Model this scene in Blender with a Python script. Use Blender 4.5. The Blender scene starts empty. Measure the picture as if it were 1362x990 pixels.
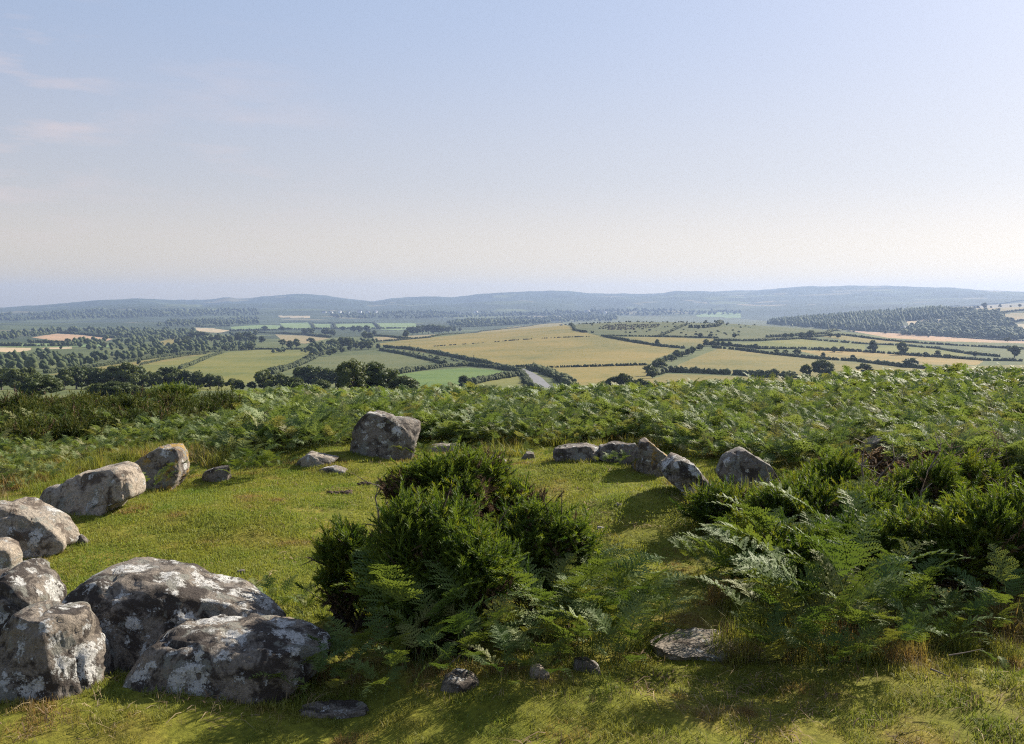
import bpy, math, random
import numpy as np
from mathutils import Vector, Matrix

R = math.radians
scene = bpy.context.scene
col = scene.collection
rng = np.random.default_rng(11)
random.seed(11)

# ------------------------------------------------------------------ camera model
W, H = 1362.0, 990.0
F = 1310.0
CZ = 1.75
PITCH = math.atan((495.0 - 402.0) / F)
SP, CP = math.sin(PITCH), math.cos(PITCH)
SUN_AZ, SUN_EL = R(47), R(31)

def ray(px, py):
    u = (px - W / 2) / F
    v = (py - H / 2) / F
    return np.array([u, CP - v * SP, -SP - v * CP])

def alpha_of(px, py=460.0):
    d = ray(px, py)
    return math.atan2(d[0], d[1])

def s_of(py, alpha):
    c = np.cos(np.clip(alpha, -R(45), R(45)))
    return np.tan(PITCH + np.arctan((np.asarray(py) - H / 2) / F)) * c

def project(x, y, z):
    dz = z - CZ
    fw = y * CP - dz * SP
    up = y * SP + dz * CP
    fw = np.where(np.abs(fw) < 1e-6, 1e-6, fw)
    return W / 2 + F * x / fw, H / 2 - F * up / fw, fw

# ------------------------------------------------------------------ noise
def _hash(ix, iy, iz, seed):
    h = (ix.astype(np.int64) * 374761393 + iy.astype(np.int64) * 668265263 + iz.astype(np.int64) * 2147483647 + seed * 1274126177) & 0xFFFFFFFF
    h = ((h ^ (h >> 13)) * 1274126177) & 0xFFFFFFFF
    h = (h ^ (h >> 16)) & 0xFFFFFFFF
    return h.astype(np.float64) / 4294967295.0

def vnoise(p, seed=0):
    p = np.asarray(p, dtype=np.float64)
    i = np.floor(p).astype(np.int64)
    f = p - i
    f = f * f * f * (f * (f * 6 - 15) + 10)
    out = 0
    for dx in (0, 1):
        wx = f[:, 0] if dx else 1 - f[:, 0]
        for dy in (0, 1):
            wy = f[:, 1] if dy else 1 - f[:, 1]
            for dz in (0, 1):
                wz = f[:, 2] if dz else 1 - f[:, 2]
                out = out + wx * wy * wz * _hash(i[:, 0] + dx, i[:, 1] + dy, i[:, 2] + dz, seed)
    return out * 2 - 1

def fbm(p, octaves=4, seed=0, gain=0.5):
    p = np.asarray(p, dtype=np.float64)
    a, tot, out = 1.0, 0.0, 0
    for k in range(octaves):
        out = out + a * vnoise(p * (2.03 ** k) + 17.3 * k, seed + k)
        tot += a
        a *= gain
    return out / tot

def ridged(p, octaves=4, seed=0):
    a, tot, out = 1.0, 0.0, 0
    for k in range(octaves):
        out = out + a * (1 - 2 * np.abs(vnoise(p * (2.07 ** k) + 9.1 * k, seed + k)))
        tot += a
        a *= 0.5
    return out / tot

# ------------------------------------------------------------------ mesh helpers
def make_mesh(name, V, faces, mat, smooth=False, attrs=None, uv=None):
    """faces: list of integer arrays (each n x k)"""
    me = bpy.data.meshes.new(name)
    V = np.asarray(V, dtype=np.float32)
    me.vertices.add(len(V))
    me.vertices.foreach_set('co', V.ravel())
    faces = [np.asarray(f, dtype=np.int32) for f in faces if len(f)]
    nl = sum(f.size for f in faces)
    npoly = sum(len(f) for f in faces)
    me.loops.add(nl)
    me.polygons.add(npoly)
    me.loops.foreach_set('vertex_index', np.concatenate([f.ravel() for f in faces]))
    tot = np.concatenate([np.full(len(f), f.shape[1], dtype=np.int32) for f in faces])
    start = np.concatenate([[0], np.cumsum(tot)[:-1]]).astype(np.int32)
    me.polygons.foreach_set('loop_start', start)
    me.polygons.foreach_set('loop_total', tot)
    if smooth:
        me.polygons.foreach_set('use_smooth', np.ones(npoly, dtype=bool))
    if attrs:
        for k, a in attrs.items():
            at = me.attributes.new(k, 'FLOAT', 'POINT')
            at.data.foreach_set('value', np.asarray(a, dtype=np.float32))
    me.update(calc_edges=True)
    me.validate()
    if mat is not None:
        me.materials.append(mat)
    return me

def link(name, data, parent=None, loc=None):
    o = bpy.data.objects.new(name, data)
    col.objects.link(o)
    if parent is not None:
        o.parent = parent
    if loc is not None:
        o.location = loc
    return o

def tag(o, label=None, cat=None, group=None, kind=None):
    if label: o['label'] = label
    if cat: o['category'] = cat
    if group: o['group'] = group
    if kind: o['kind'] = kind
    return o

_ico = {}
def ico(n):
    if n not in _ico:
        import bmesh
        bm = bmesh.new()
        bmesh.ops.create_icosphere(bm, subdivisions=n, radius=1.0)
        V = np.array([v.co[:] for v in bm.verts])
        Fc = np.array([[v.index for v in f.verts] for f in bm.faces])
        bm.free()
        _ico[n] = (V, Fc)
    return _ico[n]

def replicate(pV, pF, M, T, attr=None):
    """join len(T) transformed copies of one prototype"""
    n, k = len(T), len(pV)
    V = np.einsum('nij,kj->nki', M, pV) + T[:, None, :]
    Fo = [(f[None, :, :] + (np.arange(n) * k)[:, None, None]).reshape(-1, f.shape[1]) for f in pF]
    return V.reshape(-1, 3), Fo

def merge(parts):
    Vs, tris, quads, off = [], [], [], 0
    for V, Fs in parts:
        Vs.append(V)
        for f in Fs:
            f = np.asarray(f)
            if len(f) == 0: continue
            (tris if f.shape[1] == 3 else quads).append(f + off)
        off += len(V)
    out = []
    if tris: out.append(np.concatenate(tris))
    if quads: out.append(np.concatenate(quads))
    return np.concatenate(Vs), out

def frames(dirs, roll=None):
    """rotation matrices whose z axis is dirs (n x 3)"""
    d = dirs / np.linalg.norm(dirs, axis=1, keepdims=True)
    ref = np.where(np.abs(d[:, 2:3]) > 0.95, np.array([[1.0, 0, 0]]), np.array([[0, 0, 1.0]]))
    x = np.cross(ref, d); x /= np.linalg.norm(x, axis=1, keepdims=True)
    y = np.cross(d, x)
    if roll is not None:
        c, s = np.cos(roll)[:, None], np.sin(roll)[:, None]
        x, y = x * c + y * s, y * c - x * s
    return np.stack([x, y, d], axis=2)

def tube(pts, rad, seg=5):
    pts = np.asarray(pts, float); n = len(pts)
    rad = np.broadcast_to(np.asarray(rad, float), (n,))
    t = np.gradient(pts, axis=0)
    Mx = frames(t)
    a = np.arange(seg) * 2 * math.pi / seg
    ring = np.stack([np.cos(a), np.sin(a), np.zeros(seg)], 1)
    V = (np.einsum('nij,kj->nki', Mx, ring) * rad[:, None, None] + pts[:, None, :]).reshape(-1, 3)
    q = []
    for i in range(n - 1):
        for j in range(seg):
            q.append((i * seg + j, i * seg + (j + 1) % seg, (i + 1) * seg + (j + 1) % seg, (i + 1) * seg + j))
    return V, [np.array(q)]

# ------------------------------------------------------------------ materials
def new_mat(name):
    m = bpy.data.materials.new(name)
    m.use_nodes = True
    nt = m.node_tree
    nt.nodes.clear()
    return m, nt, nt.nodes, nt.links

def N(nodes, t, **kw):
    n = nodes.new(t)
    for k, v in kw.items():
        if k.startswith('i_'):
            key = k[2:]
            n.inputs[int(key) if key.isdigit() else key.replace('_', ' ')].default_value = v
        else:
            setattr(n, k, v)
    return n

def ramp(nodes, stops, interp='LINEAR'):
    r = nodes.new('ShaderNodeValToRGB')
    r.color_ramp.interpolation = interp
    els = r.color_ramp.elements
    while len(els) < len(stops): els.new(0.5)
    for e, (p, c) in zip(els, stops):
        e.position = p
        e.color = (*c, 1) if len(c) == 3 else c
    return r

def mixc(nodes, links, fac, a, b, blend='MIX'):
    m = nodes.new('ShaderNodeMix'); m.data_type = 'RGBA'; m.blend_type = blend
    for sock, val in ((m.inputs[0], fac), (m.inputs[6], a), (m.inputs[7], b)):
        if hasattr(val, 'is_output'): links.new(val, sock)
        elif isinstance(val, (int, float)): sock.default_value = val
        else: sock.default_value = (*val, 1)
    return m.outputs[2]

def noise(nodes, links, vec, scale, detail=4, rough=0.55, dist=0.0):
    n = nodes.new('ShaderNodeTexNoise')
    n.inputs['Scale'].default_value = scale
    n.inputs['Detail'].default_value = detail
    n.inputs['Roughness'].default_value = rough
    n.inputs['Distortion'].default_value = dist
    if vec is not None: links.new(vec, n.inputs['Vector'])
    return n.outputs['Fac']

def leaf_mat(name, c1, c2, trans=0.35, rough=0.45, spec=0.4, tcol=None, attr=None, c3=None, pos_scale=None):
    m, nt, nd, lk = new_mat(name)
    out = nd.new('ShaderNodeOutputMaterial')
    oi = nd.new('ShaderNodeObjectInfo')
    fac = oi.outputs['Random']
    if attr:
        a = N(nd, 'ShaderNodeAttribute', attribute_name=attr)
        fac = a.outputs['Fac']
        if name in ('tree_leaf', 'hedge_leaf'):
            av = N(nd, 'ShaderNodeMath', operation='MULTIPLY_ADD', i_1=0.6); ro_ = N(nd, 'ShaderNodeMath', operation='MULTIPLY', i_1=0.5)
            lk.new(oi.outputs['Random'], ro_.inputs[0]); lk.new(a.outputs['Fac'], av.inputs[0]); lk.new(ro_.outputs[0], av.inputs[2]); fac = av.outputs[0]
    elif pos_scale:
        g = nd.new('ShaderNodeNewGeometry')
        nz = noise(nd, lk, g.outputs['Position'], pos_scale, 3)
        mr = N(nd, 'ShaderNodeMapRange', i_1=0.3, i_2=0.62 if name == 'rough_grass_blade' else 0.68); lk.new(nz, mr.inputs[0])
        fac = mr.outputs[0]
    stops = [(0, c1), (1, c2)] if c3 is None else [(0, c1), (0.74, c2), (1, c3)]
    rp = ramp(nd, stops); lk.new(fac, rp.inputs[0])
    p = nd.new('ShaderNodeBsdfPrincipled')
    lk.new(rp.outputs[0], p.inputs['Base Color'])
    p.inputs['Roughness'].default_value = rough
    p.inputs['Specular IOR Level'].default_value = spec
    t = nd.new('ShaderNodeBsdfTranslucent')
    tc = mixc(nd, lk, 1.0, rp.outputs[0], tcol or (1.3, 1.25, 0.5), 'MULTIPLY')
    lk.new(tc, t.inputs['Color'])
    mx = nd.new('ShaderNodeMixShader'); mx.inputs[0].default_value = trans
    lk.new(p.outputs[0], mx.inputs[1]); lk.new(t.outputs[0], mx.inputs[2])
    lk.new(mx.outputs[0], out.inputs['Surface'])
    return m

def bark_mat(name, c1, c2, scale=30):
    m, nt, nd, lk = new_mat(name)
    out = nd.new('ShaderNodeOutputMaterial')
    g = nd.new('ShaderNodeNewGeometry')
    nz = noise(nd, lk, g.outputs['Position'], scale, 4)
    rp = ramp(nd, [(0.3, c1), (0.7, c2)]); lk.new(nz, rp.inputs[0])
    p = nd.new('ShaderNodeBsdfPrincipled'); p.inputs['Roughness'].default_value = 0.9
    p.inputs['Specular IOR Level'].default_value = 0.2
    lk.new(rp.outputs[0], p.inputs['Base Color'])
    lk.new(p.outputs[0], out.inputs['Surface'])
    return m

def granite_mat(name, tan, grey, dark, lichen=0.5, orange=0.0, dark_amt=0.5, lsize=5.5, lrad=0.36):
    """weathered granite with crisp pale lichen rosettes, black crusts and, on some stones, orange lichen"""
    m, nt, nd, lk = new_mat(name)
    out = nd.new('ShaderNodeOutputMaterial')
    tc = nd.new('ShaderNodeTexCoord')
    oi = nd.new('ShaderNodeObjectInfo')
    off = N(nd, 'ShaderNodeVectorMath', operation='SCALE'); off.inputs['Scale'].default_value = 37.0
    cmb = nd.new('ShaderNodeCombineXYZ')
    for i in range(3): lk.new(oi.outputs['Random'], cmb.inputs[i])
    lk.new(cmb.outputs[0], off.inputs[0])
    add = N(nd, 'ShaderNodeVectorMath', operation='ADD')
    lk.new(tc.outputs['Object'], add.inputs[0]); lk.new(off.outputs[0], add.inputs[1])
    P = add.outputs[0]
    # base
    n1 = noise(nd, lk, P, 3.0, 6, 0.65)
    base = ramp(nd, [(0.3, grey), (0.62, tan)]); lk.new(n1, base.inputs[0])
    n2 = noise(nd, lk, P, 60, 3, 0.7)
    sp = ramp(nd, [(0.3, (0.55, 0.55, 0.55)), (0.7, (1.25, 1.25, 1.25))]); lk.new(n2, sp.inputs[0])
    c = mixc(nd, lk, 1.0, base.outputs[0], sp.outputs[0], 'MULTIPLY')
    # dark crust
    n3 = noise(nd, lk, P, 5.0, 8, 0.7, 0.6)
    d0 = 0.62 - 0.2 * dark_amt
    dk = ramp(nd, [(d0, (0, 0, 0)), (d0 + 0.07, (1, 1, 1))]); lk.new(n3, dk.inputs[0])
    c = mixc(nd, lk, dk.outputs[0], c, dark)
    n3b = noise(nd, lk, P, 24.0, 5, 0.7)
    dk2 = ramp(nd, [(0.6, (0, 0, 0)), (0.64, (1, 1, 1))]); lk.new(n3b, dk2.inputs[0])
    mth = N(nd, 'ShaderNodeMath', operation='MULTIPLY', i_1=0.65 * min(1, dark_amt + 0.3)); lk.new(dk2.outputs[0], mth.inputs[0])
    c = mixc(nd, lk, mth.outputs[0], c, tuple(0.6 * q for q in dark))
    # grey-green lichen film
    n5 = noise(nd, lk, P, 7.0, 6, 0.6)
    gl = ramp(nd, [(0.56, (0, 0, 0)), (0.6, (0.75, 0.75, 0.75))]); lk.new(n5, gl.inputs[0])
    c = mixc(nd, lk, gl.outputs[0], c, (0.21, 0.21, 0.18))
    # white lichen rosettes: voronoi distance warped by noise, only where a slow noise allows
    wn = nd.new('ShaderNodeTexNoise'); wn.inputs['Scale'].default_value = 11; wn.inputs['Detail'].default_value = 9; wn.inputs['Roughness'].default_value = 0.78
    lk.new(P, wn.inputs['Vector'])
    ws = N(nd, 'ShaderNodeVectorMath', operation='SCALE'); ws.inputs['Scale'].default_value = 0.24
    lk.new(wn.outputs['Color'], ws.inputs[0])
    wa = N(nd, 'ShaderNodeVectorMath', operation='ADD'); lk.new(P, wa.inputs[0]); lk.new(ws.outputs[0], wa.inputs[1])
    masks = []
    for sc, th in ((lsize, lrad), (lsize * 2.6, 0.9 * lrad)):
        vo = N(nd, 'ShaderNodeTexVoronoi', feature='F1'); vo.inputs['Scale'].default_value = sc
        lk.new(wa.outputs[0], vo.inputs['Vector'])
        sepc = nd.new('ShaderNodeSeparateColor'); lk.new(vo.outputs['Color'], sepc.inputs[0])
        # radius differs per cell, many cells carry none
        rad = N(nd, 'ShaderNodeMapRange', i_1=1.0 - lichen, i_2=1.0, i_3=0.0, i_4=th); lk.new(sepc.outputs[0], rad.inputs[0])
        sub = N(nd, 'ShaderNodeMath', operation='SUBTRACT'); lk.new(rad.outputs[0], sub.inputs[0]); lk.new(vo.outputs['Distance'], sub.inputs[1])
        mr = N(nd, 'ShaderNodeMapRange', i_1=-0.015, i_2=0.015); lk.new(sub.outputs[0], mr.inputs[0])
        masks.append(mr.outputs[0])
    mxm = N(nd, 'ShaderNodeMath', operation='MAXIMUM'); lk.new(masks[0], mxm.inputs[0]); lk.new(masks[1], mxm.inputs[1])
    nbk = noise(nd, lk, P, 32, 7, 0.75)
    brk = N(nd, 'ShaderNodeMapRange', i_1=0.42, i_2=0.46); lk.new(nbk, brk.inputs[0])
    mx2 = N(nd, 'ShaderNodeMath', operation='MULTIPLY'); lk.new(mxm.outputs[0], mx2.inputs[0]); lk.new(brk.outputs[0], mx2.inputs[1])
    mxm = mx2
    n6 = noise(nd, lk, P, 45, 4, 0.7)
    lc = ramp(nd, [(0.25, (0.25, 0.25, 0.235)), (0.5, (0.46, 0.455, 0.43)), (0.75, (0.6, 0.59, 0.56))]); lk.new(n6, lc.inputs[0])
    c = mixc(nd, lk, mxm.outputs[0], c, lc.outputs[0])
    if orange > 0:
        n7 = noise(nd, lk, P, 4.5, 7, 0.65, 0.3)
        og = ramp(nd, [(0.68 - 0.2 * orange, (0, 0, 0)), (0.73 - 0.2 * orange, (0.8, 0.8, 0.8))]); lk.new(n7, og.inputs[0])
        c = mixc(nd, lk, og.outputs[0], c, (0.33, 0.2, 0.03))
    p = nd.new('ShaderNodeBsdfPrincipled')
    p.inputs['Roughness'].default_value = 0.88; p.inputs['Specular IOR Level'].default_value = 0.25
    lk.new(c, p.inputs['Base Color'])
    bn = noise(nd, lk, P, 26, 9, 0.72)
    bs = N(nd, 'ShaderNodeMath', operation='ADD')
    l2 = N(nd, 'ShaderNodeMath', operation='MULTIPLY', i_1=0.12); lk.new(mxm.outputs[0], l2.inputs[0])
    lk.new(bn, bs.inputs[0]); lk.new(l2.outputs[0], bs.inputs[1])
    b = nd.new('ShaderNodeBump'); b.inputs['Strength'].default_value = 0.9; b.inputs['Distance'].default_value = 0.035
    lk.new(bs.outputs[0], b.inputs['Height']); lk.new(b.outputs[0], p.inputs['Normal'])
    lk.new(p.outputs[0], out.inputs['Surface'])
    return m

M = {}
M['bracken'] = leaf_mat('bracken_leaf', (0.070, 0.118, 0.034), (0.142, 0.186, 0.053), trans=0.26, rough=0.62, spec=0.15, c3=(0.15, 0.155, 0.05))
M['bracken_far'] = leaf_mat('bracken_field_leaf', (0.104, 0.154, 0.050), (0.182, 0.225, 0.078), trans=0.32, rough=0.64, spec=0.22, c3=(0.20, 0.19, 0.08), tcol=(1.2, 1.2, 0.6))
M['dead_leaf'] = leaf_mat('withered_leaf', (0.10, 0.068, 0.042), (0.21, 0.15, 0.09), trans=0.2, rough=0.8, spec=0.1, tcol=(1.1, 1, 0.7))
M['gorse'] = leaf_mat('gorse_shoots', (0.034, 0.068, 0.013), (0.125, 0.175, 0.028), trans=0.4, rough=0.65, spec=0.18, attr='tint', c3=(0.15, 0.17, 0.022))
M['gorse_old'] = leaf_mat('old_gorse_shoots', (0.022, 0.036, 0.010), (0.070, 0.090, 0.020), trans=0.25, rough=0.75, spec=0.12, attr='tint', c3=(0.11, 0.11, 0.03))
M['gorse_dead'] = leaf_mat('dead_gorse_shoots', (0.06, 0.038, 0.022), (0.15, 0.098, 0.058), trans=0.1, rough=0.85, spec=0.1, attr='tint', tcol=(1, 1, 1))
M['twig'] = bark_mat('bare_twig', (0.10, 0.08, 0.06), (0.24, 0.20, 0.16), 40)
M['brown_twig'] = bark_mat('brown_heather_twig', (0.13, 0.085, 0.06), (0.27, 0.18, 0.125), 40)
M['stem'] = bark_mat('gorse_stem', (0.035, 0.026, 0.02), (0.10, 0.075, 0.055), 40)
M['bark'] = bark_mat('tree_bark', (0.06, 0.05, 0.04), (0.14, 0.12, 0.10), 2)
M['turf'] = leaf_mat('turf_blade', (0.150, 0.214, 0.036), (0.232, 0.250, 0.050), trans=0.42, rough=0.6, spec=0.15, pos_scale=1.6, tcol=(1.05, 1.0, 0.6), c3=(0.25, 0.18, 0.075))
M['rough_grass'] = leaf_mat('rough_grass_blade', (0.140, 0.192, 0.035), (0.235, 0.235, 0.055), trans=0.42, rough=0.6, spec=0.15, pos_scale=2.2, tcol=(1.05, 1.0, 0.6), c3=(0.24, 0.165, 0.07))
M['straw'] = leaf_mat('dry_straw', (0.20, 0.14, 0.07), (0.36, 0.28, 0.16), trans=0.2, rough=0.8, spec=0.1, tcol=(1, 1, 0.8))
M['tree'] = leaf_mat('tree_leaf', (0.030, 0.052, 0.017), (0.095, 0.115, 0.035), trans=0.25, rough=0.6, spec=0.2, attr='tint')
M['hedge'] = leaf_mat('hedge_leaf', (0.028, 0.042, 0.018), (0.085, 0.098, 0.036), trans=0.1, rough=0.8, spec=0.1, attr='tint')
M['heath'] = leaf_mat('heath_scrub', (0.06, 0.055, 0.03), (0.10, 0.085, 0.045), trans=0.1, rough=0.8, spec=0.1, attr='tint')
M['wood'] = leaf_mat('woodland_leaf', (0.036, 0.056, 0.026), (0.105, 0.125, 0.050), trans=0.1, rough=0.8, spec=0.1, attr='tint')

G_TAN = (0.33, 0.27, 0.205); G_GREY = (0.25, 0.225, 0.195); G_DARK = (0.075, 0.058, 0.045)
M['granite_pale'] = granite_mat('granite_pale', (0.37, 0.31, 0.24), (0.28, 0.25, 0.21), (0.10, 0.078, 0.06), lichen=0.6, dark_amt=0.55, lrad=0.42)
M['granite_orange'] = granite_mat('granite_orange_lichen', (0.26, 0.215, 0.165), (0.19, 0.17, 0.15), (0.07, 0.055, 0.045), lichen=0.45, orange=0.6, dark_amt=0.6)
M['granite_lichen'] = granite_mat('granite_white_lichen', (0.245, 0.205, 0.160), (0.18, 0.16, 0.14), (0.05, 0.04, 0.033), lichen=0.9, dark_amt=0.8, lsize=5.0, lrad=0.58)
M['granite_dark'] = granite_mat('granite_dark', (0.22, 0.185, 0.15), (0.17, 0.155, 0.14), (0.055, 0.045, 0.038), lichen=0.6, dark_amt=0.6, lsize=7, lrad=0.45)

# ------------------------------------------------------------------ terrain, authored as (bearing, distance) profiles
TPX = np.array([-900, -200, 0, 200, 400, 560, 640, 700, 745, 822, 955, 1020, 1100, 1200, 1362, 1560, 2200], float)
TAL = np.array([alpha_of(p) for p in TPX])
crest_px = [-900, 0, 330, 560, 740, 860, 1000, 1100, 1200, 1300, 1362, 1560, 2200]
crest_py = [522, 522, 521, 517, 516, 518, 509, 500, 490, 484, 485, 488, 500]
CR = np.interp(TPX, crest_px, crest_py)
ridge_px = [-200, 0, 20, 87, 150, 190, 250, 287, 305, 320, 340, 352, 362, 400, 440, 465, 502, 520, 565, 605, 640, 680, 725, 750, 780, 830, 855, 880, 895, 930, 980, 1020, 1063, 1095, 1170, 1231, 1271, 1362, 1560]
ridge_py = [413, 411, 410, 405, 400, 398, 401, 400, 396, 399, 398, 395, 396, 392, 394, 397, 399, 395, 394, 396, 391, 388, 387, 387, 390, 390, 391, 390, 387, 387, 386, 385, 381, 382, 383, 384.5, 385, 386, 388]
LAYERS = [  # distance, screen row per TPX
    (30.0, CR + 32),
    (60.0, CR + 22),
    (170.0, np.maximum(CR + 10, 522)),
    (430.0, [515, 514, 514, 513, 514, 516, 517, 517, 518, 518, 518, 516, 513, 510, 508, 508, 508]),
    (800.0, [492, 491, 490, 488, 486, 485, 484, 482, 480, 478, 477, 478, 481, 485, 490, 492, 492]),
    (1200.0, [474, 473, 472, 470, 466, 458, 453, 449, 446, 443, 446, 452, 457, 464, 470, 474, 474]),
    (1600.0, [464, 463, 461, 458, 453, 447, 442, 435.5, 430, 424.5, 426, 431, 436.5, 446, 455, 460, 460]),
    (2300.0, [450, 450, 449, 448, 446, 445, 445, 444, 444, 442, 441, 443, 447, 452, 458, 462, 462]),
    (3300.0, [437, 437, 437, 436, 435, 434, 434, 434, 434, 434, 434, 432, 420, 413.5, 402.5, 401, 401]),
    (5200.0, [422, 421, 421, 421, 421, 421, 421, 421, 421, 421, 422, 423, 423, 421, 418, 417, 417]),
]
fine = np.arange(-32.5, 32.51, 0.07)
coarse_r = np.concatenate([np.arange(33.5, 60, 2.0), np.arange(60, 180, 5.0)])
ANG = np.radians(np.concatenate([-coarse_r[::-1], fine, coarse_r, [180.0]]))
NEAR_ROWS = np.exp(np.arange(math.log(0.4), math.log(45), 0.0145))
MID_ROWS = np.exp(np.arange(math.log(46), math.log(300), 0.03))
FAR_ROWS = np.exp(np.arange(math.log(303), math.log(9700), 0.009))
ROWS = np.concatenate([NEAR_ROWS, MID_ROWS, FAR_ROWS])
LR = np.log(ROWS)

def profile_s():
    lr = [math.log(l[0]) for l in LAYERS] + [math.log(8600.0), math.log(13500.0)]
    S = []
    a = np.clip(ANG, TAL[0], TAL[-1])
    px_of = W / 2 + F * np.tan(np.clip(ANG, R(-45), R(45))) * (CP + 0.03 * SP)
    for d, rows in LAYERS:
        py = np.interp(a, TAL, np.asarray(rows, float))
        # soften the kinks of the table along the bearing
        k = np.exp(-0.5 * (np.arange(-45, 46) / 18.0) ** 2); k /= k.sum()
        py = np.convolve(np.pad(py, 45, mode='edge'), k, mode='valid')
        S.append(s_of(py, ANG))
    rp = np.interp(px_of, ridge_px, ridge_py)
    k = np.exp(-0.5 * (np.arange(-12, 13) / 4.0) ** 2); k /= k.sum()
    rp = np.convolve(np.pad(rp, 12, mode='edge'), k, mode='valid')
    rp = rp + 0.55 * fbm(np.column_stack([px_of / 9.0, 0 * px_of, 0 * px_of]), 3, 71)
    S.append(s_of(rp, ANG)); S.append(s_of(rp + 6, ANG))
    S = np.array(S)
    fl = np.linspace(math.log(20), math.log(13600), 700)
    out = np.empty((len(fl), len(ANG)))
    for j in range(len(ANG)):
        out[:, j] = np.interp(fl, lr, S[:, j])
    k = np.exp(-0.5 * (np.arange(-24, 25) / 9.0) ** 2); k /= k.sum()
    sm = np.apply_along_axis(lambda c: np.convolve(np.pad(c, 24, mode='edge'), k, mode='valid'), 0, out)
    # the far ridge keeps its outline
    return fl, sm

FL, SM = profile_s()

def gpix_flat(px, py):
    d = ray(px, py); t = CZ / -d[2]
    return d[0] * t, d[1] * t

BUMPS = [(gpix_flat(885, 690), 0.20, 0.45), (gpix_flat(800, 640), 0.10, 0.6), (gpix_flat(740, 640), 0.12, 0.6), (gpix_flat(300, 690), 0.05, 0.5),
         (gpix_flat(420, 680), 0.04, 0.4), (gpix_flat(60, 960), 0.07, 0.35), (gpix_flat(250, 965), 0.08, 0.3), (gpix_flat(640, 940), 0.08, 0.35),
         (gpix_flat(850, 960), 0.06, 0.3), (gpix_flat(1200, 930), 0.07, 0.4), (gpix_flat(430, 615), 0.15, 0.5), (gpix_flat(660, 612), 0.1, 0.5),
         (gpix_flat(960, 850), 0.07, 0.35), (gpix_flat(120, 690), 0.10, 0.5)]

def h_near(x, y):
    z = 0.05 * np.maximum(0, x - 1.2) - 0.015 * np.maximum(0, -x - 2)
    t = np.maximum(0, y - 10.0)
    z = z - 0.062 * (t - 3.0 * (1 - np.exp(-t / 3.0)))
    for (bx, by), hh, ww in BUMPS:
        z = z + hh * np.exp(-((x - bx) ** 2 + (y - by) ** 2) / (2 * ww * ww))
    P = np.stack([x.ravel(), y.ravel(), np.zeros(x.size)], 1)
    z = z + (0.05 * fbm(P * 0.9, 3, 3) + 0.016 * fbm(P * 4.5, 3, 5)).reshape(x.shape)
    return z

def profile_h(r, al):
    """height of the layered terrain at distance r (array) and bearing al (array)"""
    fi = np.clip((np.log(np.maximum(r, 20.0)) - FL[0]) / (FL[1] - FL[0]), 0, len(FL) - 1.001)
    ii = fi.astype(int); tf = fi - ii
    ja = np.interp(al, ANG, np.arange(len(ANG)))
    jj = np.clip(ja.astype(int), 0, len(ANG) - 2); tj = ja - jj
    s = (SM[ii, jj] * (1 - tf) + SM[ii + 1, jj] * tf) * (1 - tj) + (SM[ii, jj + 1] * (1 - tf) + SM[ii + 1, jj + 1] * tf) * tj
    return CZ - r * s

def height(x, y):
    x = np.asarray(x, float); y = np.asarray(y, float)
    sh = x.shape
    x = x.ravel(); y = y.ravel()
    r = np.hypot(x, y); al = np.arctan2(x, y)
    w = np.clip((r - 14.0) / 14.0, 0, 1); w = w * w * (3 - 2 * w)
    zp = profile_h(r, al)
    P = np.stack([x, y, np.zeros_like(x)], 1)
    zp = zp + np.clip(r / 30, 0, 1) * 0.12 * fbm(P * 0.25, 3, 8) * np.clip((150 - r) / 100, 0, 1) + np.clip((r - 2500) / 3000, 0, 1) * 48 * fbm(P / 1100.0, 4, 21)
    zn = h_near(x, y)
    return (zn * (1 - w) + zp * w).reshape(sh)

RR, AA = np.meshgrid(ROWS, ANG, indexing='ij')
GX, GY = RR * np.sin(AA), RR * np.cos(AA)
GZ = height(GX, GY)
SG = (CZ - GZ) / RR                      # tan depression of every grid vertex

def G(px, py, rmin=0.0, rmax=13000.0):
    """first ground point seen through a photo pixel"""
    al = alpha_of(px, py)
    d = ray(px, py)
    s = -d[2] / math.hypot(d[0], d[1])
    rows = ROWS[(ROWS >= max(rmin, 1.0)) & (ROWS <= rmax)]
    z = height(rows * math.sin(al), rows * math.cos(al))
    sg = (CZ - z) / rows
    k = np.nonzero(sg <= s)[0]
    i = k[0] if len(k) else int(np.argmin(sg))
    if i > 0 and sg[i - 1] > s >= sg[i]:
        t = (sg[i - 1] - s) / (sg[i - 1] - sg[i] + 1e-12)
        r = rows[i - 1] + t * (rows[i] - rows[i - 1])
    else:
        r = rows[i]
    x, y = r * math.sin(al), r * math.cos(al)
    return np.array([x, y, float(height(np.array([x]), np.array([y]))[0])])

def at_dist(px, r):
    al = alpha_of(px)
    x, y = r * math.sin(al), r * math.cos(al)
    return np.array([x, y, float(height(np.array([x]), np.array([y]))[0])])

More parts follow.
